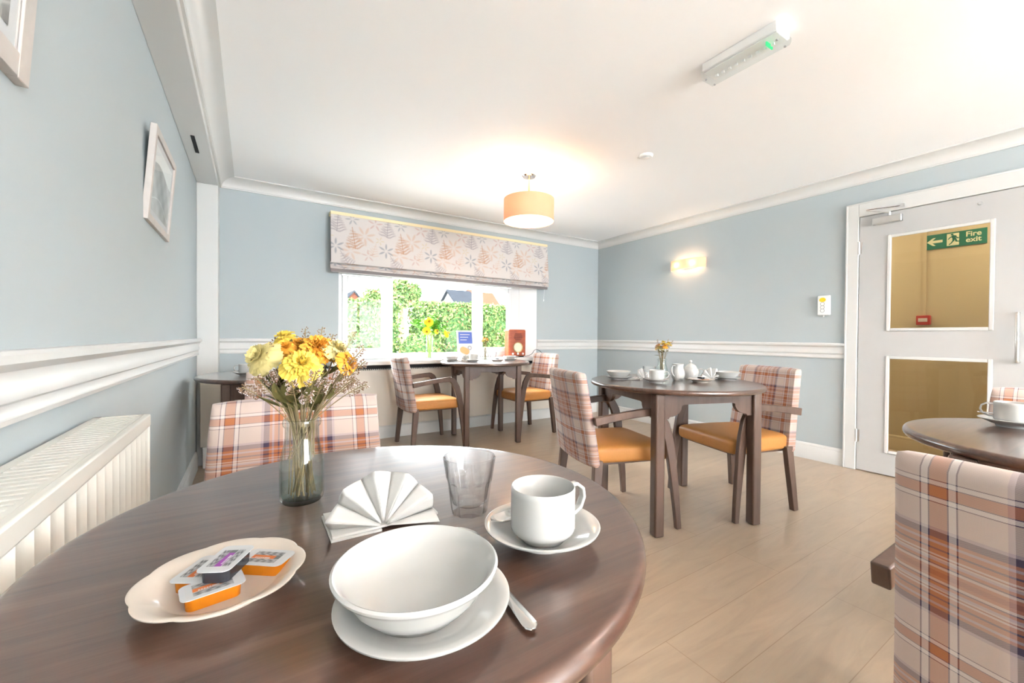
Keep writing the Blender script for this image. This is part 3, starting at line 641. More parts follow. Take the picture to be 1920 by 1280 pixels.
# ------------------------------------------------------------------ crockery
def T3(x, y, z): return (x, y, z)
def bowl(loc, label, s=1, g='cereal bowls'):
    p = [(0, .004), (.036, .004), (.038, 0), (.042, 0), (.0445, .005), (.054, .014), (.0635, .028), (.0700, .041), (.0745, .0475), (.0768, .0500), (.0772, .0530), (.0750, .0548), (.0722, .0528), (.067, .041), (.0600, .028), (.050, .0165), (.038, .0105), (0, .009)]
    o = MB().lathe([(r*s, z*s*.80) for r, z in p], 72).build('bowl', 'ceramic', None, smooth=60, loc=loc); return tag(o, label, 'bowl', g)
def plate(loc, label, r=.082, g='side plates', name='plate'):
    k = r/.082
    p = [(0, .003), (.046, .003), (.048, 0), (.052, 0), (.054, .005), (.068, .010), (.079, .0145), (.0818, .0160), (.0822, .0178), (.0805, .0185), (.070, .0150), (.057, .0095), (.050, .0070), (0, .0065)]
    o = MB().lathe([(q*k, z) for q, z in p], 72).build(name, 'ceramic', None, smooth=60, loc=loc); return tag(o, label, 'plate' if name == 'plate' else 'saucer', g)
def saucer(loc, label):
    p = [(0, .003), (.030, .003), (.032, 0), (.036, 0), (.038, .005), (.055, .012), (.070, .0195), (.0742, .0215), (.0748, .0235), (.0728, .0242), (.060, .0180), (.045, .0115), (.036, .0075), (.033, .0065), (.030, .0075), (0, .0070)]
    o = MB().lathe(p, 72).build('saucer', 'ceramic', None, smooth=60, loc=loc); return tag(o, label, 'saucer', 'saucers')
def cup(loc, rz, label, s=1):
    t = thing('teacup', label, 'cup', loc, R(rz), 'teacups')
    p = [(0, .003), (.024, .003), (.026, 0), (.028, 0), (.030, .003), (.0375, .0095), (.0405, .013), (.0413, .018), (.0412, .060), (.0412, .066), (.0398, .0675), (.0384, .066), (.0382, .022), (.034, .012), (.026, .007), (0, .006)]
    MB().lathe([(r*s, z*s) for r, z in p], 64).build('cup_body', 'ceramic', t, smooth=60)
    h = MB(); pts = [(.040, 0, .058), (.055, 0, .0600), (.066, 0, .052), (.068, 0, .040), (.062, 0, .027), (.050, 0, .021), (.0395, 0, .020)]
    # smooth the handle path and sweep a flat section
    q = []
    for i in range(len(pts)-1):
        for k in range(4): q.append(tuple(Vector(pts[i]).lerp(Vector(pts[i+1]), k/4)))
    q.append(pts[-1])
    bar(h, [(x*s, z*s, .0045*s) for x, y, z in q], lambda a: 0, .011*s, 0).build('handle', 'ceramic', t, smooth=70, bevel=.0018)
    return t
def spoon(loc, rz, L, label, tilt=0, cat='spoon', group='spoons'):
    t = MB(); bw = L*.105
    def top(u, v):
        x = u*L; y_ = v*2-1
        if u < .3: w = bw*math.sin(PI*min(1, (u/.3)*.93+.0))**.6*(1 if u > .0 else 0); w = max(w, .0006); dz = -.0055*math.sin(PI*u/.3)*(1-y_*y_)
        else: q = (u-.3)/.7; w = .0024+.0055*q**1.6*(1 if q < .93 else math.sqrt(max(0, 1-((q-.93)/.07)**2))); dz = .0012*(1-y_*y_)
        zc = .0045+.010*math.exp(-((u-.36)/.10)**2)+(.004*(1-u))
        return (x, w*y_, zc+dz)
    t.grid(top, 60, 10); t.grid(lambda u, v: tuple(Vector(top(u, v))-Vector((0, 0, .0014))), 60, 10)
    n = 61
    # rim strips
    for v in (0, 1): t.grid(lambda u, w_, v=v: tuple(Vector(top(u, v))-Vector((0, 0, .0014*w_))), 60, 1)
    t.grid(lambda u, w_: tuple(Vector(top(1, u))-Vector((0, 0, .0014*w_))), 10, 1)
    o = t.build('spoon', 'steel', None, smooth=60, loc=loc); o.rotation_euler = (0, tilt, R(rz)); return tag(o, label, cat, group)

# near table setting (table top .765)
TZ = .765
plate((.141, .377, TZ), 'white side plate under the large bowl on the near table')
bowl((.134, .378, TZ+.0068), 'large white cereal bowl on the near table')
spoon((.2315, .506, TZ), -95, .210, 'dessert spoon handle poking from under the near white plate')
saucer((.321, .43, TZ), 'white saucer under the near teacup')
cup((.317, .423, TZ+.0075), 0, 'large white teacup in the foreground beside the tumbler', 1.0)
spoon((.257, .452, TZ+.0245), 14, .125, 'teaspoon resting on the near saucer', .115)

# tumbler with facets
gt = MB(); n = 140
def grad(a, r, z):
    k = max(0, min(1, (.052-z)/.006)); return 1-k*.11*abs(math.sin(5*a))**.8
outer = [(0, 0), (.026, 0), (.0278, .003), (.029, .010), (.0335, .046), (.0345, .050), (.0350, .054), (.0395, .083), (.0385, .0845)]
inner = [(.0375, .083), (.0332, .054), (.0315, .048), (.0255, .016), (.020, .0125), (0, .0115)]
gt.lathe(outer, n, rf=grad); m0 = len(gt.f); gt.lathe([(.0385, .0845)]+inner, n, rf=lambda a, r, z: 1)
tag(gt.build('tumbler', 'glass', None, smooth=25, loc=(.279, .558, TZ+.0003)), 'faceted clear glass tumbler in the foreground', 'glass')

# napkin folded into a fan
nk = MB()
nk.box((.086, .563, TZ+.0002), (.150, .650, TZ+.003)).box((.088, .566, TZ+.0036), (.232, .648, TZ+.0066), None)
np_ = 11; ax = Vector((.966, -.26, 0)); up = Vector((.05, .18, .98)).normalized(); nr = ax.cross(up); ap = Vector((.153, .566, TZ+.0062))
ring = []
for i in range(np_+1):
    a = R(186-i*(192/np_)); off = (.012 if i % 2 else -.012); L = .0735 if i % 2 else .0675
    d = ax*math.cos(a)+up*math.sin(a)
    if d.z < 0: d.z *= .05
    ring.append((d, off, L))
for i in range(np_):
    (d0, o0, l0), (d1, o1, l1) = ring[i], ring[i+1]
    def pf(u, v, d0=d0, d1=d1, o0=o0, o1=o1, l0=l0, l1=l1):
        r_ = .005+u*(l0*(1-v)+l1*v-.004); p = d0.lerp(d1, v).normalized()*r_*(1 if True else 1)
        return tuple(ap+p+nr*((o0*(1-v)+o1*v)*(.15+.85*u)))
    nk.grid(pf, 10, 4)
nko = nk.build('paper_napkin', 'paper', None, smooth=20)
sl = nko.modifiers.new('thick', 'SOLIDIFY'); sl.thickness = .0008
tag(nko, 'white paper napkin folded into a fan behind the near bowl', 'napkin', 'fan folded napkins')
def fan(loc, ang, label, s=1):
    o = nko.copy(); COL.objects.link(o); a = R(ang)
    o.matrix_world = Matrix.Translation(loc) @ Matrix.Rotation(a, 4, 'Z') @ Matrix.Scale(s, 4) @ Matrix.Translation((-.158, -.60, -TZ)); return tag(o, label, 'napkin', 'fan folded napkins')

# scalloped jam plate with portion packs
def scallop(a, r, z):
    k = max(0, (r-.045)/.03); return 1+k*(.050*abs(math.cos(a*4+.4))**.7-.022)
def jamplate(loc, label):
    p = [(0, .003), (.038, .003), (.040, 0), (.044, 0), (.046, .004), (.058, .011), (.070, .0165), (.0735, .018), (.0738, .0195), (.0718, .0202), (.062, .0155), (.052, .0105), (.047, .0068), (0, .0060)]
    return tag(MB().lathe(p, 160, rf=scallop).build('scalloped_plate', 'cream', None, smooth=60, loc=loc), label, 'plate', 'scalloped jam plates')
jamplate((-.024, .516, TZ), 'oval scalloped cream plate of jam portions on the near table')
def rr(w, h, r, n=5, cut=None):
    out = []
    for cx, cy, a0 in ((w-r, h-r, 0), (-w+r, h-r, 90), (-w+r, -h+r, 180), (w-r, -h+r, 270)):
        for k in range(n+1): a = R(a0+90*k/n); out.append((cx+r*math.cos(a), cy+r*math.sin(a)))
    return out
def lidcol(band):
    band = tuple(c*.62 for c in band)
    def f(u, v):
        base = np.ones(u.shape+(3,))*.47; g = .20+.15*np.sin(u*31+np.sin(v*19)*2)*np.sin(v*27+u*5)
        ins = (u > .12) & (u < .88) & (v > .1) & (v < .9); fr_ = ins & ((v > .58) | (v < .34)); base[fr_] = np.stack([g]*3, -1)[fr_]
        b = ins & (v >= .36) & (v <= .62) & (u < .74); base[b] = band
        d = ins & (v >= .36) & (v <= .62) & (u >= .74); base[d] = .10
        wt = ins & (v > .40) & (v < .48) & (u > .22) & (u < .62) & (np.mod(u*40, 1) < .75); base[wt] = .50
        return base
    return f
def pack(loc, rz, body, band, label, tx=0, ty=0):
    t = thing('jam_portion', label, 'jam portion', loc, 0, 'jam portions on the near scalloped plate'); t.rotation_euler = (tx, ty, R(rz))
    w, h = .0225, .0135
    pb = rr(w-.0007, h-.0006, .006); pt = rr(w, h, .006); n = len(pb)
    MB().add([(x, y, 0) for x, y in pb]+[(x, y, .0125) for x, y in pt], [tuple(range(n))[::-1], tuple(range(n, 2*n))]+[(i, (i+1) % n, n+(i+1) % n, n+i) for i in range(n)]).build('tub', body, t, smooth=50)
    lp_ = rr(w+.0035, h+.0025, .007); n = len(lp_)
    MB().extrude(lp_, .0127, .0133, 'xy').build('lid', mat('foil_lid', (.46, .47, .48), .35), t, smooth=0)
    g = colgrid(lidcol(band), 60, 40, lambda u, v: ((u*2-1)*(w-.001), (v*2-1)*(h-.0005), .01345)); g.build('lid_print', vcolmat('lid_print', .4), t)
    return t
PZ = TZ+.0062
pack((-.032, .4955, PZ), 10, 'orange', (.85, .20, .03), 'orange jam portion at the front of the scalloped plate')
pack((.014, .527, PZ), -38, 'orange', (.85, .20, .03), 'orange jam portion at the right of the scalloped plate')
pack((-.044, .5365, PZ), 58, 'orange', (.85, .20, .03), 'orange jam portion mostly hidden at the left of the stack')
pack((-.0215, .5150, PZ+.0145), 62, 'blk', (.35, .05, .42), 'dark blackcurrant portion with purple label on top of the stack')

# bottle vase with water
def bottle(loc, label, s=1):
    t = thing('glass_vase', label, 'vase', loc, 0, 'small bottle vases')
    out = [(0, 0), (.028, 0), (.0315, .004), (.0325, .010), (.0325, .060), (.031, .072), (.0265, .090), (.0245, .102), (.0245, .118), (.0272, .121), (.0285, .126), (.0272, .131), (.0250, .132)]
    inn = [(.0225, .131), (.0220, .118), (.0222, .102), (.0245, .089), (.0290, .071), (.0305, .060), (.0305, .012), (.028, .007), (0, .0065)]
    MB().lathe([(r*s, z*s) for r, z in out+inn], 64).build('bottle', 'vglass', t, smooth=50)
    MB().lathe([(r*s, z*s) for r, z in [(0, .0068), (.0278, .0073), (.0302, .0122), (.0302, .030), (0, .030)]], 48).build('water', 'water', t, smooth=50)
    return t
VX, VY = .069, .739
bottle((VX, VY, TZ), 'clear glass bottle vase of water on the near table')

# ------------------------------------------------------------------ dried flowers
rnd = random.Random(11)
def qb(a, b, c, n=10):
    return [tuple(Vector(a)*(1-t)**2+Vector(b)*2*t*(1-t)+Vector(c)*t*t) for t in [i/n for i in range(n+1)]]
def frame_at(d):
    d = Vector(d).normalized(); u = d.cross(Vector((.3, .2, 1))).normalized(); return u, d.cross(u), d
def bloom_mesh(c, d, size, layers, per, frill, seed):
    rg_ = random.Random(seed); u, v, w = frame_at(d); g = MB(); c = Vector(c)
    for l in range(layers):
        op = R(8+l*(92/(layers-1) if layers > 1 else 0)); L = size*(.62+.38*l/(layers-1))
        for k in range(per+l*2):
            a = 2*PI*(k+rg_.random()*.6)/(per+l*2); o2 = op+R(rg_.uniform(-12, 12)); dirr = u*math.cos(a)+v*math.sin(a); tan = -u*math.sin(a)+v*math.cos(a)
            LL = L*rg_.uniform(.85, 1.1); ph = rg_.random()*6; wd = LL*rg_.uniform(.30, .42)
            def pf(s, q, dirr=dirr, tan=tan, o2=o2, LL=LL, ph=ph, wd=wd):
                r_ = s*LL*.9; bend = o2*(.35+.65*s); y_ = q*2-1
                fr = frill*LL*math.sin(q*19+ph)*s**3
                p = dirr*(math.sin(bend)*r_)+w*(math.cos(bend)*r_+fr*.6-.25*LL*s*s*max(0, math.sin(bend)-.6))+tan*(wd*y_*(s**.6))
                p += (dirr*math.sin(bend)+w*math.cos(bend))*(LL*.10*(math.cos(q*25+ph)*.5+.5)*(s > .9))
                return tuple(c+p+dirr*(-.10*LL*y_*y_*s))
            g.grid(pf, 6, 8)
    return g
def leaf_mesh(g, base, d, L, wd, curl=.3):
    u, v, w = frame_at(d); b = Vector(base)
    def pf(s, q):
        y_ = q*2-1; ww = wd*math.sin(PI*min(.98, s*.95+.03))**.7
        return tuple(b+w*(s*L)+u*(ww*y_)+v*(curl*L*s*s+abs(y_)*ww*.35))
    g.grid(pf, 8, 4)
def flower(name, m, base, mouth, head, size, label, layers=4, per=9, frill=.10, seed=1, group=None, leaves=2, sr=.0016, aim=None):
    t = thing(name, label, 'flower', tuple(base), 0, group); B = Vector(base)
    hd = Vector(head); mo = Vector(mouth); d = Vector(aim) if aim else (hd-mo)
    pts = [tuple(Vector(base)-B)]+[tuple(Vector(p)-B) for p in qb(mo, mo.lerp(hd, .5)+Vector((0, 0, .01)), hd, 8)]
    MB().tube(pts, sr, 7).build('stem', 'stem', t)
    bloom_mesh(hd-B, d, size, layers, per, frill, seed).build('bloom', m, t, smooth=60)
    cg = MB(); cg.lathe([(0, -size*.42), (size*.16, -size*.30), (size*.22, -size*.05), (size*.26, size*.10), (0, size*.05)], 12, mtx=Matrix.Translation(hd-B) @ d.to_track_quat('Z', 'Y').to_matrix().to_4x4()); cg.build('calyx', 'leaf', t, smooth=50)
    rq = random.Random(seed+50)
    for k in range(leaves):
        f = rq.uniform(.25, .8); p = mo.lerp(hd, f)-B; g = MB(); dd = Vector((rq.uniform(-1, 1), rq.uniform(-1, 1), rq.uniform(.1, .9)))
        leaf_mesh(g, p, dd, size*rq.uniform(1.0, 1.5), size*.22, rq.uniform(-.3, .4)); g.build('leaf', 'leaf', t, smooth=60)
    return t
def sprig_obj(base, mouth, tip, seed, label, group, nb=14, sr=.0008, fs=.85, full=True, sparse=False):
    rq = random.Random(seed); t = thing('dried_sprig', label, 'dried sprig', tuple(base), 0, group); B = Vector(base); mo = Vector(mouth); tp = Vector(tip)
    mid = mo.lerp(tp, .55)+Vector((0, 0, .012))
    path = [Vector(p)-B for p in qb(mo, mid, tp, 12)]
    st = MB(); st.tube([(0, 0, 0)]+[tuple(p) for p in path], sr, 6)
    bd = MB(); fl = MB()
    for k in range(nb):
        f = .58+.42*k/nb; i = int(f*12); p = path[min(i, 11)].lerp(path[min(i+1, 12)], f*12-i); s = 1 if k % 2 else -1
        d = (path[min(i+1, 12)]-path[max(i-1, 0)]).normalized(); sd_ = d.cross(Vector((rq.uniform(-.4, .4), -1, rq.uniform(-.4, .4)))).normalized()*s
        L = (.010 if full else .006)*fs*rq.uniform(.6, 1.2)*(1.35-f)
        e = p+sd_*L+d*L*.6
        st.tube([tuple(p), tuple(e)], sr*.55, 4)
        for q in range(2 if sparse else 4):
            c = e+Vector((rq.uniform(-1, 1), rq.uniform(-1, 1), rq.uniform(-.6, 1)))*.0024*fs; dd = (c-p).normalized()*.003*fs
            bd.tube([tuple(c), tuple(c+dd*.6), tuple(c+dd)], [.0005*fs, .0012*fs, .0004*fs], 5)
            if not sparse and rq.random() < .75:
                u, v, w = frame_at(dd)
                for j in range(4):
                    a = j*PI/2+rq.random(); fl.add([tuple(c+dd*.8), tuple(c+dd+(u*math.cos(a)+v*math.sin(a))*.0022*fs+w*.0006), tuple(c+dd+(u*math.cos(a+.7)+v*math.sin(a+.7))*.0020*fs+w*.0010)], [(0, 1, 2)])
    st.build('stem', 'stem', t); bd.build('buds', 'bud', t)
    if fl.v: fl.build('florets', 'floret', t, smooth=0)
    return t
def vmouth(tx, ty, cx, cy, z, r=.016):
    d = Vector((tx-cx, ty-cy)); d = d.normalized()*min(r, d.length*.35) if d.length > 1e-6 else d
    return (cx+d.x, cy+d.y, z)
GB = 'flowers in the near vase'
FL = [('yel', (.063, .690, .985), .031, 'big yellow carnation at the front centre of the near bouquet', 4, 9, .16, (0, -.75, .65)),
      ('ora', (.091, .737, 1.006), .032, 'large orange carnation at the right of centre of the near bouquet', 5, 11, .14, (.1, -.5, .9)),
      ('pal', (.016, .750, .994), .032, 'pale yellow daisy at the left of the near bouquet', 4, 15, .05, (-.8, -.4, .5)),
      ('yel', (.049, .797, 1.024), .022, 'small yellow carnation at the top left of the near bouquet', 4, 8, .10, (-.2, -.2, .9)),
      ('ora', (.046, .755, 1.008), .020, 'small orange bloom left of centre in the near bouquet', 4, 8, .10, (-.2, -.6, .7)),
      ('ora', (.068, .775, 1.012), .020, 'orange bud behind the big yellow carnation', 4, 8, .08, (.0, -.5, .9)),
      ('pal', (.118, .730, 1.004), .026, 'pale yellow bloom at the upper right of the near bouquet', 4, 9, .08, (.5, -.4, .8)),
      ('ora', (.131, .699, .985), .021, 'drooping orange bloom at the far right of the near bouquet', 4, 8, .10, (.7, -.6, .2))]
for i, (m, h, s, lb, la, pe, fr_, aim) in enumerate(FL):
    a = i*2.4; base = (VX+.016*math.cos(a), VY+.016*math.sin(a), TZ+.011)
    flower('carnation', m, base, vmouth(h[0], h[1], VX, VY, TZ+.128), h, s, lb, la, pe, fr_, i+3, GB, 4, .0013, aim)
TIPS = [[0.0748, 0.7578, 1.0378], [0.0982, 0.7548, 1.0408], [0.1102, 0.7352, 1.0284], [0.1362, 0.707, 1.0326], [0.1428, 0.6788, 1.0086], [0.1472, 0.6876, 0.986], [0.1329, 0.6726, 0.9585], [0.1506, 0.6968, 0.9471], [-0.0051, 0.7363, 0.948], [0.0263, 0.7409, 1.0129], [0.0107, 0.7146, 0.9637], [0.0153, 0.7947, 0.9737], [0.0488, 0.6667, 0.9601], [0.0669, 0.655, 0.9388], [0.0364, 0.8056, 1.0222], [0.0884, 0.6535, 0.96], [0.077, 0.6491, 0.9744], [0.1163, 0.6715, 0.9722], [0.1247, 0.6542, 0.9612], [0.0329, 0.7125, 0.9724]]
for i, tp in enumerate(TIPS):
    a = i*1.7; sparse = i in (0, 1, 2, 3, 9, 14)
    tp = [VX+(tp[0]-VX)*1.10, VY+(tp[1]-VY)*1.10, tp[2]+.004]
    sprig_obj((VX+.02*math.cos(a), VY+.02*math.sin(a), TZ+(.010 if i % 3 == 0 else .070)), vmouth(tp[0], tp[1], VX, VY, TZ+.129, .019), tp, i, 'dried sprig with tiny pale florets in the near bouquet', 'dried sprigs in the near vase', 16 if sparse else 15, sparse=sparse)
# grey green leaves under the blooms
for i in range(14):
    a = rnd.uniform(0, 2*PI); p = Vector((VX+.02*math.cos(a), VY+.02*math.sin(a), rnd.uniform(.905, .93))); d = Vector((math.cos(a)*.55, math.sin(a)*.55-.05, 1))
    t = thing('leafy_stem', 'olive leafy stem under the blooms of the near bouquet', 'leaf stem', (VX+.008*math.cos(a), VY+.008*math.sin(a), TZ+.010), 0, 'leafy stems in the near vase'); B = Vector(t.location)
    MB().tube([(0, 0, 0), tuple(Vector((VX+.014*math.cos(a), VY+.014*math.sin(a), TZ+.125))-B), tuple(p-B), tuple(p+d.normalized()*.035-B)], .0012, 6).build('stem', 'stem', t)
    for k in range(3):
        g = MB(); leaf_mesh(g, p+d.normalized()*(.012*k)-B, Vector((math.cos(a+k*2.1-2), math.sin(a+k*2.1-2), .9)), rnd.uniform(.034, .05), rnd.uniform(.008, .012), rnd.uniform(-.3, .3)); g.build('leaf', 'leaf', t, smooth=60)

# ------------------------------------------------------------------ middle table
MZ = .77
def small_bouquet(cx, cy, z, top, seed, where, nf=6, ns=9, spread=.055):
    rq = random.Random(seed)
    for i in range(nf):
        a = i*2*PI/nf+rq.random(); rr_ = spread*(.25+.5*rq.random()); h = (cx+rr_*math.cos(a), cy+rr_*math.sin(a), top-.03-rq.random()*.035)
        m = ('yel', 'ora', 'yel', 'pal', 'ora', 'yel')[i % 6]
        flower('carnation', m, (cx+.01*math.cos(a), cy+.01*math.sin(a), z+.011), vmouth(h[0], h[1], cx, cy, z+.128), h, .024, 'dried yellow or orange carnation in the vase on the '+where, 3, 8, .1, seed+i, 'carnations in the vase on the '+where, 2)
    for i in range(ns):
        a = i*2*PI/ns+rq.random(); rr_ = spread*(.7+.5*rq.random()); tp = (cx+rr_*math.cos(a), cy+rr_*math.sin(a), top-rq.random()*.06)
        sprig_obj((cx+.015*math.cos(a+2), cy+.015*math.sin(a+2), z+.010), vmouth(tp[0], tp[1], cx, cy, z+.129), tp, seed+i*3, 'dried brown sprig in the vase on the '+where, 'dried sprigs on the '+where, 10)
plate((1.965, 1.835, MZ), 'white side plate at the left of the middle table')
bowl((1.965, 1.835, MZ+.0068), 'white cereal bowl at the left of the middle table')
fan((2.07, 1.77, MZ), 25, 'fan folded napkin beside the left bowl on the middle table', .9)
spoon((2.055, 1.66, MZ+.003), 140, .16, 'spoon catching orange light left of the cup on the middle table', 0)
saucer((2.00, 1.575, MZ), 'white saucer on the middle table')
cup((2.00, 1.575, MZ+.0075), -50, 'white teacup on the middle table in front of the vase')
gl2 = bpy.data.objects['tumbler'].copy(); COL.objects.link(gl2); gl2.location = (2.09, 1.70, MZ+.0003); tag(gl2, 'clear tumbler behind the cup on the middle table', 'glass')
bottle((2.175, 1.672, MZ), 'clear bottle vase of dried flowers on the middle table')
small_bouquet(2.175, 1.672, MZ, 1.03, 40, 'middle table')
def ribs(n, k): return lambda a, r, z: 1+k*abs(math.sin(a*n/2))*(1 if z > .004 else 0)
jg = thing('milk_jug', 'white ribbed jug right of the vase on the middle table', 'jug', (2.235, 1.60, MZ))
MB().lathe([(0, .002), (.026, 0), (.028, .004), (.037, .022), (.040, .040), (.036, .062), (.029, .078), (.030, .090), (.034, .101), (.0325, .102), (.028, .090), (.027, .078), (.034, .060), (.037, .040), (.034, .022), (.024, .008), (0, .008)], 72, rf=lambda a, r, z: (1+.03*abs(math.sin(a*10))*(z < .062))*(1+.25*max(0, math.cos(a-.6))**8*max(0, (z-.085)/.015))).build('jug_body', 'ceramic', jg, smooth=50)
bar(MB(), [(-.030, .090, .006), (-.050, .094, .006), (-.064, .080, .006), (-.064, .058, .006), (-.052, .036, .006), (-.036, .026, .006)], lambda a: 0, .009, 0).build('handle', 'ceramic', jg, smooth=60, bevel=.002)
tp = thing('teapot', 'white ribbed teapot with domed lid on the middle table', 'teapot', (2.40, 1.625, MZ), R(128))
MB().lathe([(0, .002), (.034, 0), (.037, .004), (.047, .020), (.050, .040), (.046, .060), (.038, .070), (.034, .0705), (.040, .058), (.045, .040), (.042, .020), (0, .008)], 80, rf=lambda a, r, z: 1+.03*abs(math.sin(a*11))*(z < .055)).build('teapot_body', 'ceramic', tp, smooth=50)
ld = MB().lathe([(.040, .071), (.038, .074), (.028, .088), (.012, .097), (.006, .099), (.004, .103), (.009, .109), (.009, .114), (.005, .119), (0, .120)], 48).lathe([(0, .071), (.040, .071)], 48).build('lid', 'ceramic', tp, smooth=50)
MB().tube([(.044, 0, .025), (.060, 0, .035), (.072, 0, .058), (.086, 0, .074)], [.014, .011, .008, .0075], 16).build('spout', 'ceramic', tp, smooth=60)
bar(MB(), [(-.044, .060, .007), (-.064, .066, .007), (-.080, .054, .007), (-.078, .034, .007), (-.062, .020, .007), (-.046, .018, .007)], lambda a: 0, .010, 0).build('handle', 'ceramic', tp, smooth=60, bevel=.002)
jamplate((2.27, 1.468, MZ), 'scalloped cream plate of jam portions on the middle table')
def pack2(loc, rz, body, label, group):
    t = thing('jam_portion', label, 'jam portion', loc, R(rz), group)
    MB().extrude(rr(.020, .0115, .005), 0, .012, 'xy').build('tub', body, t, smooth=40)
    MB().extrude(rr(.0245, .015, .006), .012, .0127, 'xy').build('lid', mat('foil_lid_far', (.80, .82, .84), .35), t, smooth=0)
for (dx, dy, rz, b, lb, dz) in ((-.022, .012, 160, 'orange', 'left orange jam portion on the middle table plate', 0), (.024, -.012, 150, 'orange', 'right orange jam portion on the middle table plate', 0), (.0, .0, 70, 'blk', 'dark jam portion on top of the orange ones on the middle table', .0134)):
    pack2((2.27+dx, 1.468+dy, MZ+.0062+dz), rz, b, lb, 'jam portions on the middle table')
fan((2.475, 1.545, MZ), -18, 'fan folded napkin beside the teapot on the middle table', .95)
plate((2.555, 1.475, MZ), 'white side plate at the right of the middle table')
bowl((2.555, 1.475, MZ+.0068), 'white cereal bowl at the right of the middle table')

# ------------------------------------------------------------------ window table
WZ = .785
plate((1.70, 3.80, WZ), 'white side plate at the left of the window table')
bowl((1.70, 3.80, WZ+.0068), 'white bowl at the left of the window table', .9)
saucer((1.83, 3.585, WZ), 'white saucer on the window table')
cup((1.83, 3.585, WZ+.0075), -40, 'white teacup on the window table')
bottle((2.04, 3.73, WZ), 'clear bottle vase of dried flowers on the window table')
small_bouquet(2.04, 3.73, WZ, 1.045, 70, 'window table', 5, 6, .045)
gl3 = bpy.data.objects['tumbler'].copy(); COL.objects.link(gl3); gl3.location = (2.17, 3.80, WZ+.0003); tag(gl3, 'clear tumbler beside the vase on the window table', 'glass')
jamplate((2.09, 3.575, WZ), 'small scalloped jam plate on the window table')
for (dx, dy, rz, b, lb, dz) in ((-.020, 0, 170, 'orange', 'left orange jam portion on the window table plate', 0), (.026, .0, 165, 'orange', 'right orange jam portion on the window table plate', 0), (.002, .002, 80, 'blk', 'dark jam portion on top of the orange ones on the window table', .0134)):
    pack2((2.09+dx, 3.575+dy, WZ+.0062+dz), rz, b, lb, 'jam portions on the window table')
fan((1.80, 3.72, WZ), 20, 'fan folded napkin between bowl and cup on the window table', .8)
plate((2.30, 3.67, WZ), 'white side plate at the right of the window table')
bowl((2.30, 3.67, WZ+.0068), 'white bowl below the red radio on the window table', .9)

# ------------------------------------------------------------------ far left table and right table
saucer((-.030, 3.22, TZ), 'white saucer on the far left table')
cup((-.030, 3.22, TZ+.0075), 170, 'white teacup on the far left table near the post')
fan((.06, 3.24, TZ), 30, 'fan folded napkin on the far left table')
saucer((1.985, .240, TZ), 'white saucer on the right table')
cup((1.985, .240, TZ+.0075), 100, 'white teacup on the right table cropped by the photo edge')
spoon((1.99, .185, TZ+.026), 101, .13, 'teaspoon sticking out from the saucer on the right table', -.06)

# ------------------------------------------------------------------ window sill things
SZ = .79
fv = thing('tall_glass_vase', 'tall clear square vase of green stems on the window sill', 'vase', (1.60, 4.17, SZ))
MB().lathe([(0, 0), (.034, 0), (.036, .004), (.038, .25), (.0365, .25), (.0345, .012), (0, .010)], 48).build('vase_body', 'glass', fv, smooth=50)
MB().lathe([(0, .0104), (.0343, .0124), (.0355, .10), (0, .10)], 40).build('water', 'water', fv, smooth=50)
GS = [((1.575, 4.12, 1.185), .052, 'yellow gerbera facing the room, highest in the sill vase', (-.2, -1, .25)), ((1.545, 4.10, 1.085), .045, 'yellow gerbera drooping at the left of the sill vase', (-.3, -.9, -.4)),
      ((1.785, 4.13, 1.065), .048, 'yellow gerbera hanging out at the right of the sill vase', (.6, -.6, .3)), ((1.665, 4.12, 1.085), .03, 'small yellow gerbera just above the sill vase rim', (.3, -.8, .2))]
for i, (h, s, lb, aim) in enumerate(GS):
    base = (1.60+.015*math.cos(i*2), 4.17+.015*math.sin(i*2), SZ+.016); t = thing('gerbera', lb, 'flower', base, 0, 'gerberas in the sill vase'); B = Vector(base)
    mo = Vector((1.60+.02*(1 if h[0] > 1.6 else -1), 4.165, SZ+.25)); 
    MB().tube([(0, 0, 0)]+[tuple(Vector(p)-B) for p in qb(mo, (mo+Vector(h))/2+Vector((0, 0, .05)), h, 8)], .0028, 7).build('stem', 'gstem', t)
    bloom_mesh(Vector(h)-B, Vector(aim), s, 2, 17, .0, 90+i).build('bloom', mat('gerbera_yellow', (.95, .66, .02), .6), t, smooth=60)
    u, v, w = frame_at(aim); MB().lathe([(0, .0), (.010, .0), (.008, .006), (0, .008)], 14, mtx=Matrix.Translation(Vector(h)-B+w*s*.25) @ Vector(aim).to_track_quat('Z', 'Y').to_matrix().to_4x4()).build('flower_centre', 'bud', t, smooth=50)
for i in range(9):
    a = i*.7; tx = 1.60+[-.20, -.14, -.09, -.03, .03, .08, .12, .15, .06][i]; tz = [1.18, 1.20, 1.10, 1.20, 1.25, 1.24, 1.18, 1.12, 1.16][i]; tpv = Vector((tx, 4.17+.05*math.sin(a), tz))
    base = Vector((1.60+.012*math.cos(a), 4.17+.012*math.sin(a), SZ+.014)); t = thing('foliage_stem', 'leafy green stem in the sill vase', 'foliage', tuple(base), 0, 'green stems in the sill vase')
    mo = Vector((1.60+.022*(1 if tx > 1.6 else -1), 4.17, SZ+.25)); P = [Vector(p)-base for p in qb(mo, (mo+tpv)/2+Vector((0, 0, .03)), tpv, 10)]
    MB().tube([(0, 0, 0)]+[tuple(p) for p in P], .0016, 6).build('stem', 'gstem', t); g = MB()
    for k in range(32):
        p = P[2+int(k*8/32)].lerp(P[3+int(k*8/32)], rnd.random()); leaf_mesh(g, p, Vector((rnd.uniform(-1, 1), rnd.uniform(-1, 1), rnd.uniform(-.3, 1))), rnd.uniform(.028, .052), rnd.uniform(.009, .016), .2)
    g.build('leaves', 'green', t, smooth=60)
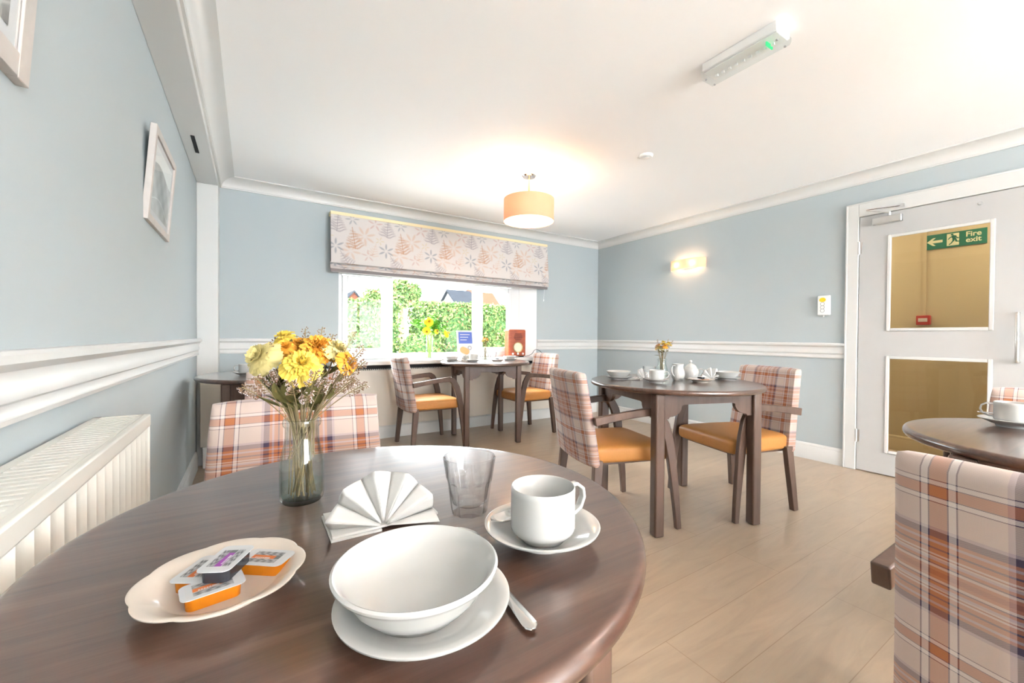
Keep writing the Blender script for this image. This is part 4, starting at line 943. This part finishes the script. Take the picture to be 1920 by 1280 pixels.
lf_ = thing('leaflet_holder', 'clear stand holding a leaflet with blue panel and orange picture on the window sill', 'leaflet', (2.03, 4.16, SZ)); lf_.rotation_euler = (R(-8), 0, 0)
bx('leaflet', (-.10, 0, .012), (.10, .003, .315), 'white', lf_)
bx('stand', (-.104, -.05, 0), (.104, .045, .006), 'clear', lf_); bx('blue_panel', (-.078, -.0012, .165), (.086, .0, .295), mat('leaflet_blue', (.10, .16, .50), .6), lf_)
for k in range(3): bx('text_bar', (-.06, -.0018, .262-k*.03), (.06-k*.02, -.0008, .270-k*.03), 'white', lf_)
MB().lathe([(0, 0), (.048, 0), (.048, .001), (0, .001)], 24, rf=lambda a, r, z: 1+.25*math.cos(2*a+.8), mtx=Matrix.Translation((-.012, -.0002, .085)) @ Matrix.Rotation(PI/2, 4, 'X')).build('orange_picture', mat('leaflet_orange', (.85, .36, .16), .6), lf_)
MB().lathe([(.014, 0), (.026, 0), (.026, .001), (.014, .001), (.014, 0)], 24, mtx=Matrix.Translation((.052, -.0002, .115)) @ Matrix.Rotation(PI/2, 4, 'X')).build('grey_ring_print', 'grey', lf_)
ra = thing('radio', 'red brown wooden retro radio with round cream dial on the window sill', 'radio', (2.68, 4.15, SZ), R(-6))
bx('radio_case', (-.115, -.05, .014), (.115, .07, .33), 'radio', ra, bevel=.016, seg=4)
MB().lathe([(0, 0), (.050, 0), (.056, .003), (.060, .009), (.062, .009), (.062, 0)], 40, mtx=Matrix.Translation((.005, -.0515, .118)) @ Matrix.Rotation(PI/2, 4, 'X')).build('dial_ring', mat('dial_gold', (.70, .55, .30), .3, metal=1), ra, smooth=40)
MB().lathe([(0, .004), (.052, .004), (.052, .002)], 40, mtx=Matrix.Translation((.005, -.0515, .118)) @ Matrix.Rotation(PI/2, 4, 'X')).tube([(.005, -.0575, .118), (.035, -.0575, .148)], .0012, 5).build('dial', 'dial', ra, smooth=40)
sg_ = MB()
for k in range(6): 
    w_ = .034+.024*math.sin((k+.6)/6.2*PI); sg_.box((.01-w_, -.0525, .205+k*.014), (.01+w_, -.0505, .211+k*.014))
sg_.build('speaker_slots', mat('speaker_dark', (.09, .02, .01), .7), ra, smooth=0)
for x in (-.062, .005, .072): MB().lathe([(0, 0), (.013, 0), (.012, .012), (0, .013)], 20, mtx=Matrix.Translation((x, -.0515, .042)) @ Matrix.Rotation(PI/2, 4, 'X')).build('knob', 'satin', ra, smooth=40)
for x in (-.08, .08): bx('foot', (x-.015, -.035, 0), (x+.015, .045, .016), 'black', ra)
tag(MB().tube([tuple(p) for p in qb((2.80, 4.14, .80), (2.90, 4.12, .80), (2.92, 4.11, .86), 6)+qb((2.92, 4.11, .86), (2.97, 4.11, .92), (3.05, 4.06, .80), 8)], .003, 8).build('power_cable', 'black', None), 'thin black cable looping over the sill right of the radio', 'cable')

# ------------------------------------------------------------------ outside
struct(bx('ground_garden', (-20, 4.6, -.3), (45, 60, -.1), mat('pale_paving', (.55, .56, .54), .9, var=.15, bscale=.6))).name = 'floor_outside'
def leafcloud(name, n, sampler, size, parent, m, seed):
    rg_ = np.random.RandomState(seed); P = sampler(rg_, n); N = len(P)
    a = rg_.normal(size=(N, 3)); a /= np.linalg.norm(a, axis=1)[:, None]; b = np.cross(a, rg_.normal(size=(N, 3))); b /= np.linalg.norm(b, axis=1)[:, None]
    s = size*rg_.uniform(.6, 1.3, (N, 1)); V = np.stack([P-a*s, P-b*s*.5, P+a*s, P+b*s*.5], 1).reshape(-1, 3)
    me = bpy.data.meshes.new(name); me.from_pydata(V.tolist(), [], [(4*i, 4*i+1, 4*i+2, 4*i+3) for i in range(N)])
    c = rg_.uniform(0, 1, (N, 1)); c1 = np.array([.045, .10, .03]); c2 = np.array([.15, .20, .06]); C_ = c1*(1-c)+c2*c
    red = rg_.random_sample(N) < .06; C_[red] = (.24, .13, .07)
    at = me.color_attributes.new('Col', 'FLOAT_COLOR', 'POINT'); arr = np.ones((4*N, 4), np.float32); arr[:, :3] = np.repeat(C_, 4, 0); at.data.foreach_set('color', arr.ravel())
    me.materials.append(m); o = bpy.data.objects.new(name, me); COL.objects.link(o); o.parent = parent; return o
lm = vcolmat('hedge_leaves', .8, .1)
def hedge(x0, x1, y, d, h, n, label, seed):
    t = thing('hedge', label, 'hedge', ((x0+x1)/2, y, -.12)); cx = (x0+x1)/2
    bx('hedge_core', (x0-cx+.06, .10, 0), (x1-cx-.06, d-.05, h-.10), mat('hedge_dark', (.05, .11, .03), .9), t)
    def sm(r, n):
        p = np.zeros((n, 3)); k = r.random_sample(n); u = r.uniform(x0-cx, x1-cx, n)
        p[:, 0] = u; p[:, 1] = r.uniform(-.02, .12, n)+.05*np.sin(u*5); p[:, 2] = r.uniform(0, h, n)
        tp_ = k < .2; p[tp_, 1] = r.uniform(0, d, tp_.sum()); p[tp_, 2] = h+r.normal(0, .025, tp_.sum())
        e = (k > .2) & (k < .3); p[e, 0] = np.where(r.random_sample(e.sum()) < .5, x0-cx, x1-cx)+r.normal(0, .03, e.sum()); p[e, 1] = r.uniform(0, d, e.sum()); return p
    leafcloud('hedge_leaves', n, sm, .05, t, lm, seed); return t
hedge(-1.0, 2.79, 9.0, .9, 1.88, 15000, 'long clipped green hedge left of the added gap outside the window', 1)  # gap between the hedges imitates a pale reflection in the window glass
hedge(3.26, 9.5, 9.0, .9, 1.93, 22000, 'clipped green hedge right of the added gap outside the window', 2)
sb = thing('shrub', 'low rounded shrub added in the reflection-like gap between the two hedges', 'shrub', (3.0, 8.35, -.12))  # shrub added to shape the pale reflection-like area in the gap
MB().lathe([(0, 0), (.30, .1), (.42, .5), (.36, .95), (.18, 1.15), (0, 1.18)], 24).build('shrub_core', mat('shrub_dark', (.05, .11, .03), .9), sb, smooth=60)
def ss(r, n):
    a = r.uniform(0, 2*PI, n); z = r.uniform(0, 1.2, n); q = .46*np.sqrt(np.clip(1-((z-.55)/.68)**2, 0.02, 1)); return np.stack([q*np.cos(a), q*np.sin(a), z], 1)
leafcloud('shrub_leaves', 2500, ss, .045, sb, lm, 5)
def house(x0, x1, y, zb, ze, zr, wall, roof, label, gx0, gx1, depth=6):
    """gable facing the window from gx0 to gx1 with a long roof running right/back"""
    t = thing('house', label, 'house', (x0, y, -.12)); 
    g = MB(); xm = (gx0+gx1)/2-x0
    g.extrude([(gx0-x0, 0), (gx1-x0, 0), (gx1-x0, ze+.12), (xm, zr+.12), (gx0-x0, ze+.12)], 0, depth, 'xz')
    if x1 > gx1: g.box((gx1-x0, .6, 0), (x1-x0, depth, ze+.12))
    g.build('wall', wall, t, smooth=0)
    r_ = MB(); ov = .25; tz = .12
    for sx, xe in ((-1, gx0-x0), (1, gx1-x0)):
        sl_ = (zr-ze)/abs(xm-xe); a = Vector((xm, -ov, zr+.12)); b = Vector((xe+sx*ov, -ov, ze+.12-sl_*ov))
        r_.add([a, b, b+Vector((0, 0, tz)), a+Vector((0, 0, tz)), a+Vector((0, depth+ov, 0)), b+Vector((0, depth+ov, 0)), b+Vector((0, depth+ov, tz)), a+Vector((0, depth+ov, tz))], [(0, 1, 2, 3), (4, 7, 6, 5), (0, 4, 5, 1), (3, 2, 6, 7), (1, 5, 6, 2), (0, 3, 7, 4)])
    if x1 > gx1: r_.add([(xm, .9, zr+.10), (x1-x0, .9+.6, zr+.10), (x1-x0+.3, -.1, ze+.05), (gx1-x0-.1, -.1, ze+.05), (xm, 3, zr+.16), (x1-x0, 3, zr+.16)], [(0, 3, 2, 1), (0, 1, 5, 4)])
    r_.build('roof', roof, t, smooth=0); bx('window', (xm-.25, -.03, ze-.9), (xm+.25, .01, ze-.1), mat('house_window', (.25, .28, .32), .2), t); return t
slate = mat('slate_roof', (.022, .024, .028), 1, spec=0, var=.2, bscale=3); brick = mat('pale_red_brick', (.10, .038, .024), 1, spec=0, var=.15, bscale=8); render = mat('white_render', (.16, .16, .16), .8)
house(5.2, 6.3, 28.8, 0, 3.3, 3.96, brick, slate, 'small red brick gable seen through the left window pane', 5.2, 6.3)
def sidehouse(x0, x1, y0, y1, yr, ze, zr, wall, roof, label):
    t = thing('house', label, 'house', (x0, y0, -.12))
    MB().extrude([(0, 0), (y1-y0, 0), (y1-y0, ze+.12), (yr-y0, zr+.12), (0, ze+.12)], 0, x1-x0, 'yz').build('wall', wall, t, smooth=0)
    L = x1-x0; ov = .2; r_ = MB()
    for ye, s in ((0, -1), (y1-y0, 1)):
        k = (zr-ze)/abs(yr-y0-ye); a = (yr-y0, zr+.12); b = (ye+s*ov, ze+.12-k*ov)
        r_.extrude([a, b, (b[0], b[1]+.12), (a[0], a[1]+.14)], -ov, L+ov, 'yz')
    r_.build('roof', roof, t, smooth=0)
    MB().box((1.2, -.03, ze-1.3), (2.0, .02, ze-.4)).box((-.03, .9, ze-1.3), (.02, 1.6, ze-.4)).build('window', mat('house_window', (.25, .28, .32), .2), t, smooth=0); return t
sidehouse(13.3, 15.0, 28.8, 32.2, 30.5, 3.5, 4.65, render, slate, 'white gabled house with dark slate roof beyond the hedge')
sidehouse(15.6, 17.6, 30.0, 34.0, 31.5, 3.6, 4.9, brick, brick, 'red brick house seen through the right window pane')
def tree(x, y, h, r, n, label, seed, ext):
    t = thing('tree', label, 'tree', (x, y, -.12)); MB().tube([(0, 0, 0), (.05, 0, h*.4), (-.03, 0, h*.8)], [.14, .10, .05], 8).build('trunk', mat('bark', (.12, .08, .05), .9), t)
    def sm(rg_, n):
        c = rg_.uniform(-1, 1, (14, 3))*np.array(ext)*.7+np.array([0, 0, h*.78]); k = rg_.randint(0, 14, n); d = rg_.normal(size=(n, 3)); d /= np.linalg.norm(d, axis=1)[:, None]
        return c[k]+d*r*.35*rg_.uniform(.6, 1, (n, 1))
    leafcloud('crown', n, sm, .07, t, lm, seed)
tree(4.35, 14, 3.3, .9, 5000, 'leafy green tree rising above the hedge left of centre', 7, (.5, .5, .65))
tree(3.55, 15, 3.0, .7, 2600, 'smaller pale green tree above the hedge in the left pane', 8, (.45, .4, .4))
